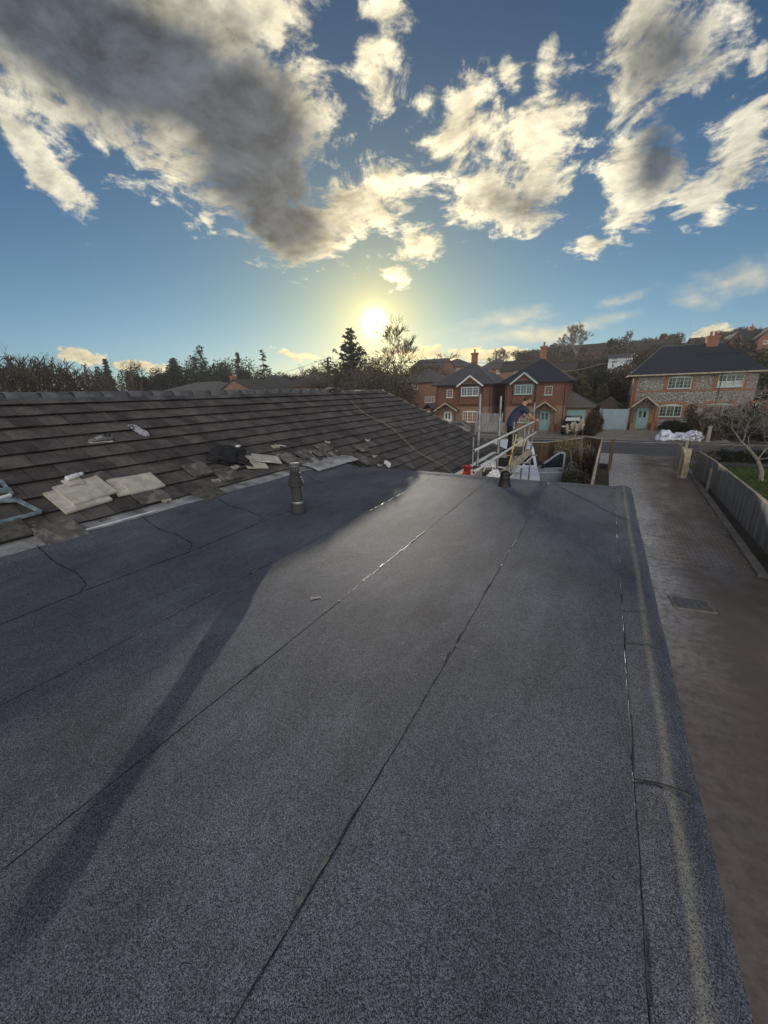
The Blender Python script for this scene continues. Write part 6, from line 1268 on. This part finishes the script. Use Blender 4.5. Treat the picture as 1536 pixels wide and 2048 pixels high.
# ornamental grass tuft
def grasstuft(name,loc,n,h,spread,seed,label,m_,plumes=0,cat='plant'):
    rs=np.random.default_rng(seed); t=thing(name,loc,label,cat); segs=[]; L=np.array(loc)
    for k in range(n):
        a=rs.uniform(0,2*PI); s_=rs.uniform(.1,1)*spread; p=np.array([0,0,0.])+rs.normal(0,.06,3)*[1,1,0]; hh=h*rs.uniform(.6,1.05)
        for q in range(5):
            u=(q+1)/5; nx_=np.array([math.cos(a)*s_*u**1.8,math.sin(a)*s_*u**1.8,hh*(1-(1-u)**1.6) if s_<.6*spread else hh*(u*1.5-u*u*.8)]); segs.append((p+L,nx_+L,.012*(1.1-u),.012*(1.1-u)*.7)); p=nx_
    v,f=tubes(segs,3); npmesh('leaves',v,f,M[m_],t)
    for k in range(plumes):
        a=2*PI*k/plumes+rs.uniform(-.2,.2); rr=spread*rs.uniform(.1,.75); hh=h*rs.uniform(.75,1.35); top=L+np.array([math.cos(a)*rr*1.1,math.sin(a)*rr*.4,hh]); bt=top-np.array([math.cos(a)*.10,0,.62])
        b=MB(); b.tube([tuple(L),tuple(bt)],.008,5); st_=b.build('stem',M['straw'],t); nq=420; u=rs.random(nq); ax=bt+(top-bt)*u[:,None]; w_=.085*np.sin(PI*np.clip(u*.9+.08,0,1))**.7
        c=ax+rs.normal(0,1,(nq,3))*w_[:,None]*.62; v,f=leafcloud(c,None,.028,rs,2.4); npmesh('plume',v,f,M['plume'],t)
    return t
grasstuft('pampas_grass',(P(1150,860,39.8).x,39.9,.1),260,1.25,1.1,7,'pampas grass with cream plumes in front of the black car','straw',13)
grasstuft('ornamental_grass',(-.9,21.6,0),420,1.55,.9,8,'tall fine bladed grass clump inside the garden fence','greygreen',0)
# brown shrub by gravel entrance and dark bushes at the right
for i,(px,py,y,s,m_,lab,h) in enumerate([(1190,835,42,.95,'brownleaf','brown withered shrub between the black car and blue grey gates',2.3),(1400,830,42.5,1.35,'brownleaf','dark rounded bush beside the rightmost bulk bag',2.6),(1420,842,40.5,1.2,'scrub','twiggy dark bush in front of the cottage window',2.0),(1455,840,43,1.9,'scrub','tangled shrub below the right cottage windows',2.4),(1500,835,43,2.2,'brownleaf','large tangled shrub at the right end of the cottage front',2.8),(1365,852,47.8,1.6,'evergreen','low dark planting along the cottage wall',1.0),(1340,856,47.9,1.1,'evergreen','low leafy plants beneath the left cottage window',.8),(1535,850,42,2.2,'evergreen','dark shrub at the right edge of the frontage',2.2)]):
    p=P(px,py,y); bush('front_shrub',(p.x,y,0),(s,s,h),700+i,lab,m_,'shrub','shrubs in front of the cottages',n=5200,leaf=.06 if h>1 else .05,lobes=11,twigs=150,hollow=.2)
b=MB(); p=P(1414,885,39.3); b.box(p.x-.12,p.x+.12,39.2,39.4,0,1.25); b.build('gate_stump',M['bark_pale'],label='weathered short post beside the dark bush',cat='post',bevel=.02)
bush('hedge',(9.5,29.6,0),(5.5,.5,.75),760,'low clipped dark hedge at the far edge of the lawn','evergreen','hedge',n=9000,leaf=.05,lobes=40,twigs=60)
# bare apple tree over the lawn
tr=G(1497,965,0.); 
def fruittree(x,y,h,seed,label,**kw):
    baretree('fruit_tree',(x,y,0),h,seed,label,group='bare fruit trees on the lawn',**kw)
fruittree(6.9,24.2,5.3,31,'bare fruit tree on the lawn with a pale short trunk and spreading twigs',r=.12,maxlv=4,spread=.85,up=.02,kids=(5,7),mt='bark_pale',ratio=.72,rmin=.008,gnarl=.08,scale_x=1.15,wig=.2)
fruittree(7.6,18.8,5.6,37,'nearer leafless fruit tree reaching into the right edge of the picture',r=.11,maxlv=4,spread=.8,up=.05,kids=(5,7),mt='bark_pale',mc='bark_pale',ratio=.70,rmin=.006,gnarl=.08,wig=.2)
fruittree(9.2,22.0,5.6,41,'pinkish twigged bare tree at the right edge behind the nearer one',r=.12,maxlv=4,spread=.7,up=.12,kids=(5,7),mt='bark_red',mc='bark_pale',ratio=.68,rmin=.006,wig=.18)
# ------------------------------------------------------------ low winter haze over the valley
def haze():
    b=MB(); b.box(-262,262,-62,322,-1.2,36); o=b.build('haze',None or M['glass'],kind='stuff'); o.data.materials.clear()
    m=bpy.data.materials.new('haze_air'); m.use_nodes=True; nt=m.node_tree; nt.nodes.clear(); out=nt.nodes.new('ShaderNodeOutputMaterial'); v=nt.nodes.new('ShaderNodeVolumePrincipled')
    v.inputs['Color'].default_value=(.88,.93,1,1); v.inputs['Density'].default_value=.0005; v.inputs['Anisotropy'].default_value=.35; nt.links.new(v.outputs[0],out.inputs['Volume']); o.data.materials.append(m)
    o['label']='thin winter haze filling the valley air'; o['category']='haze'
haze()
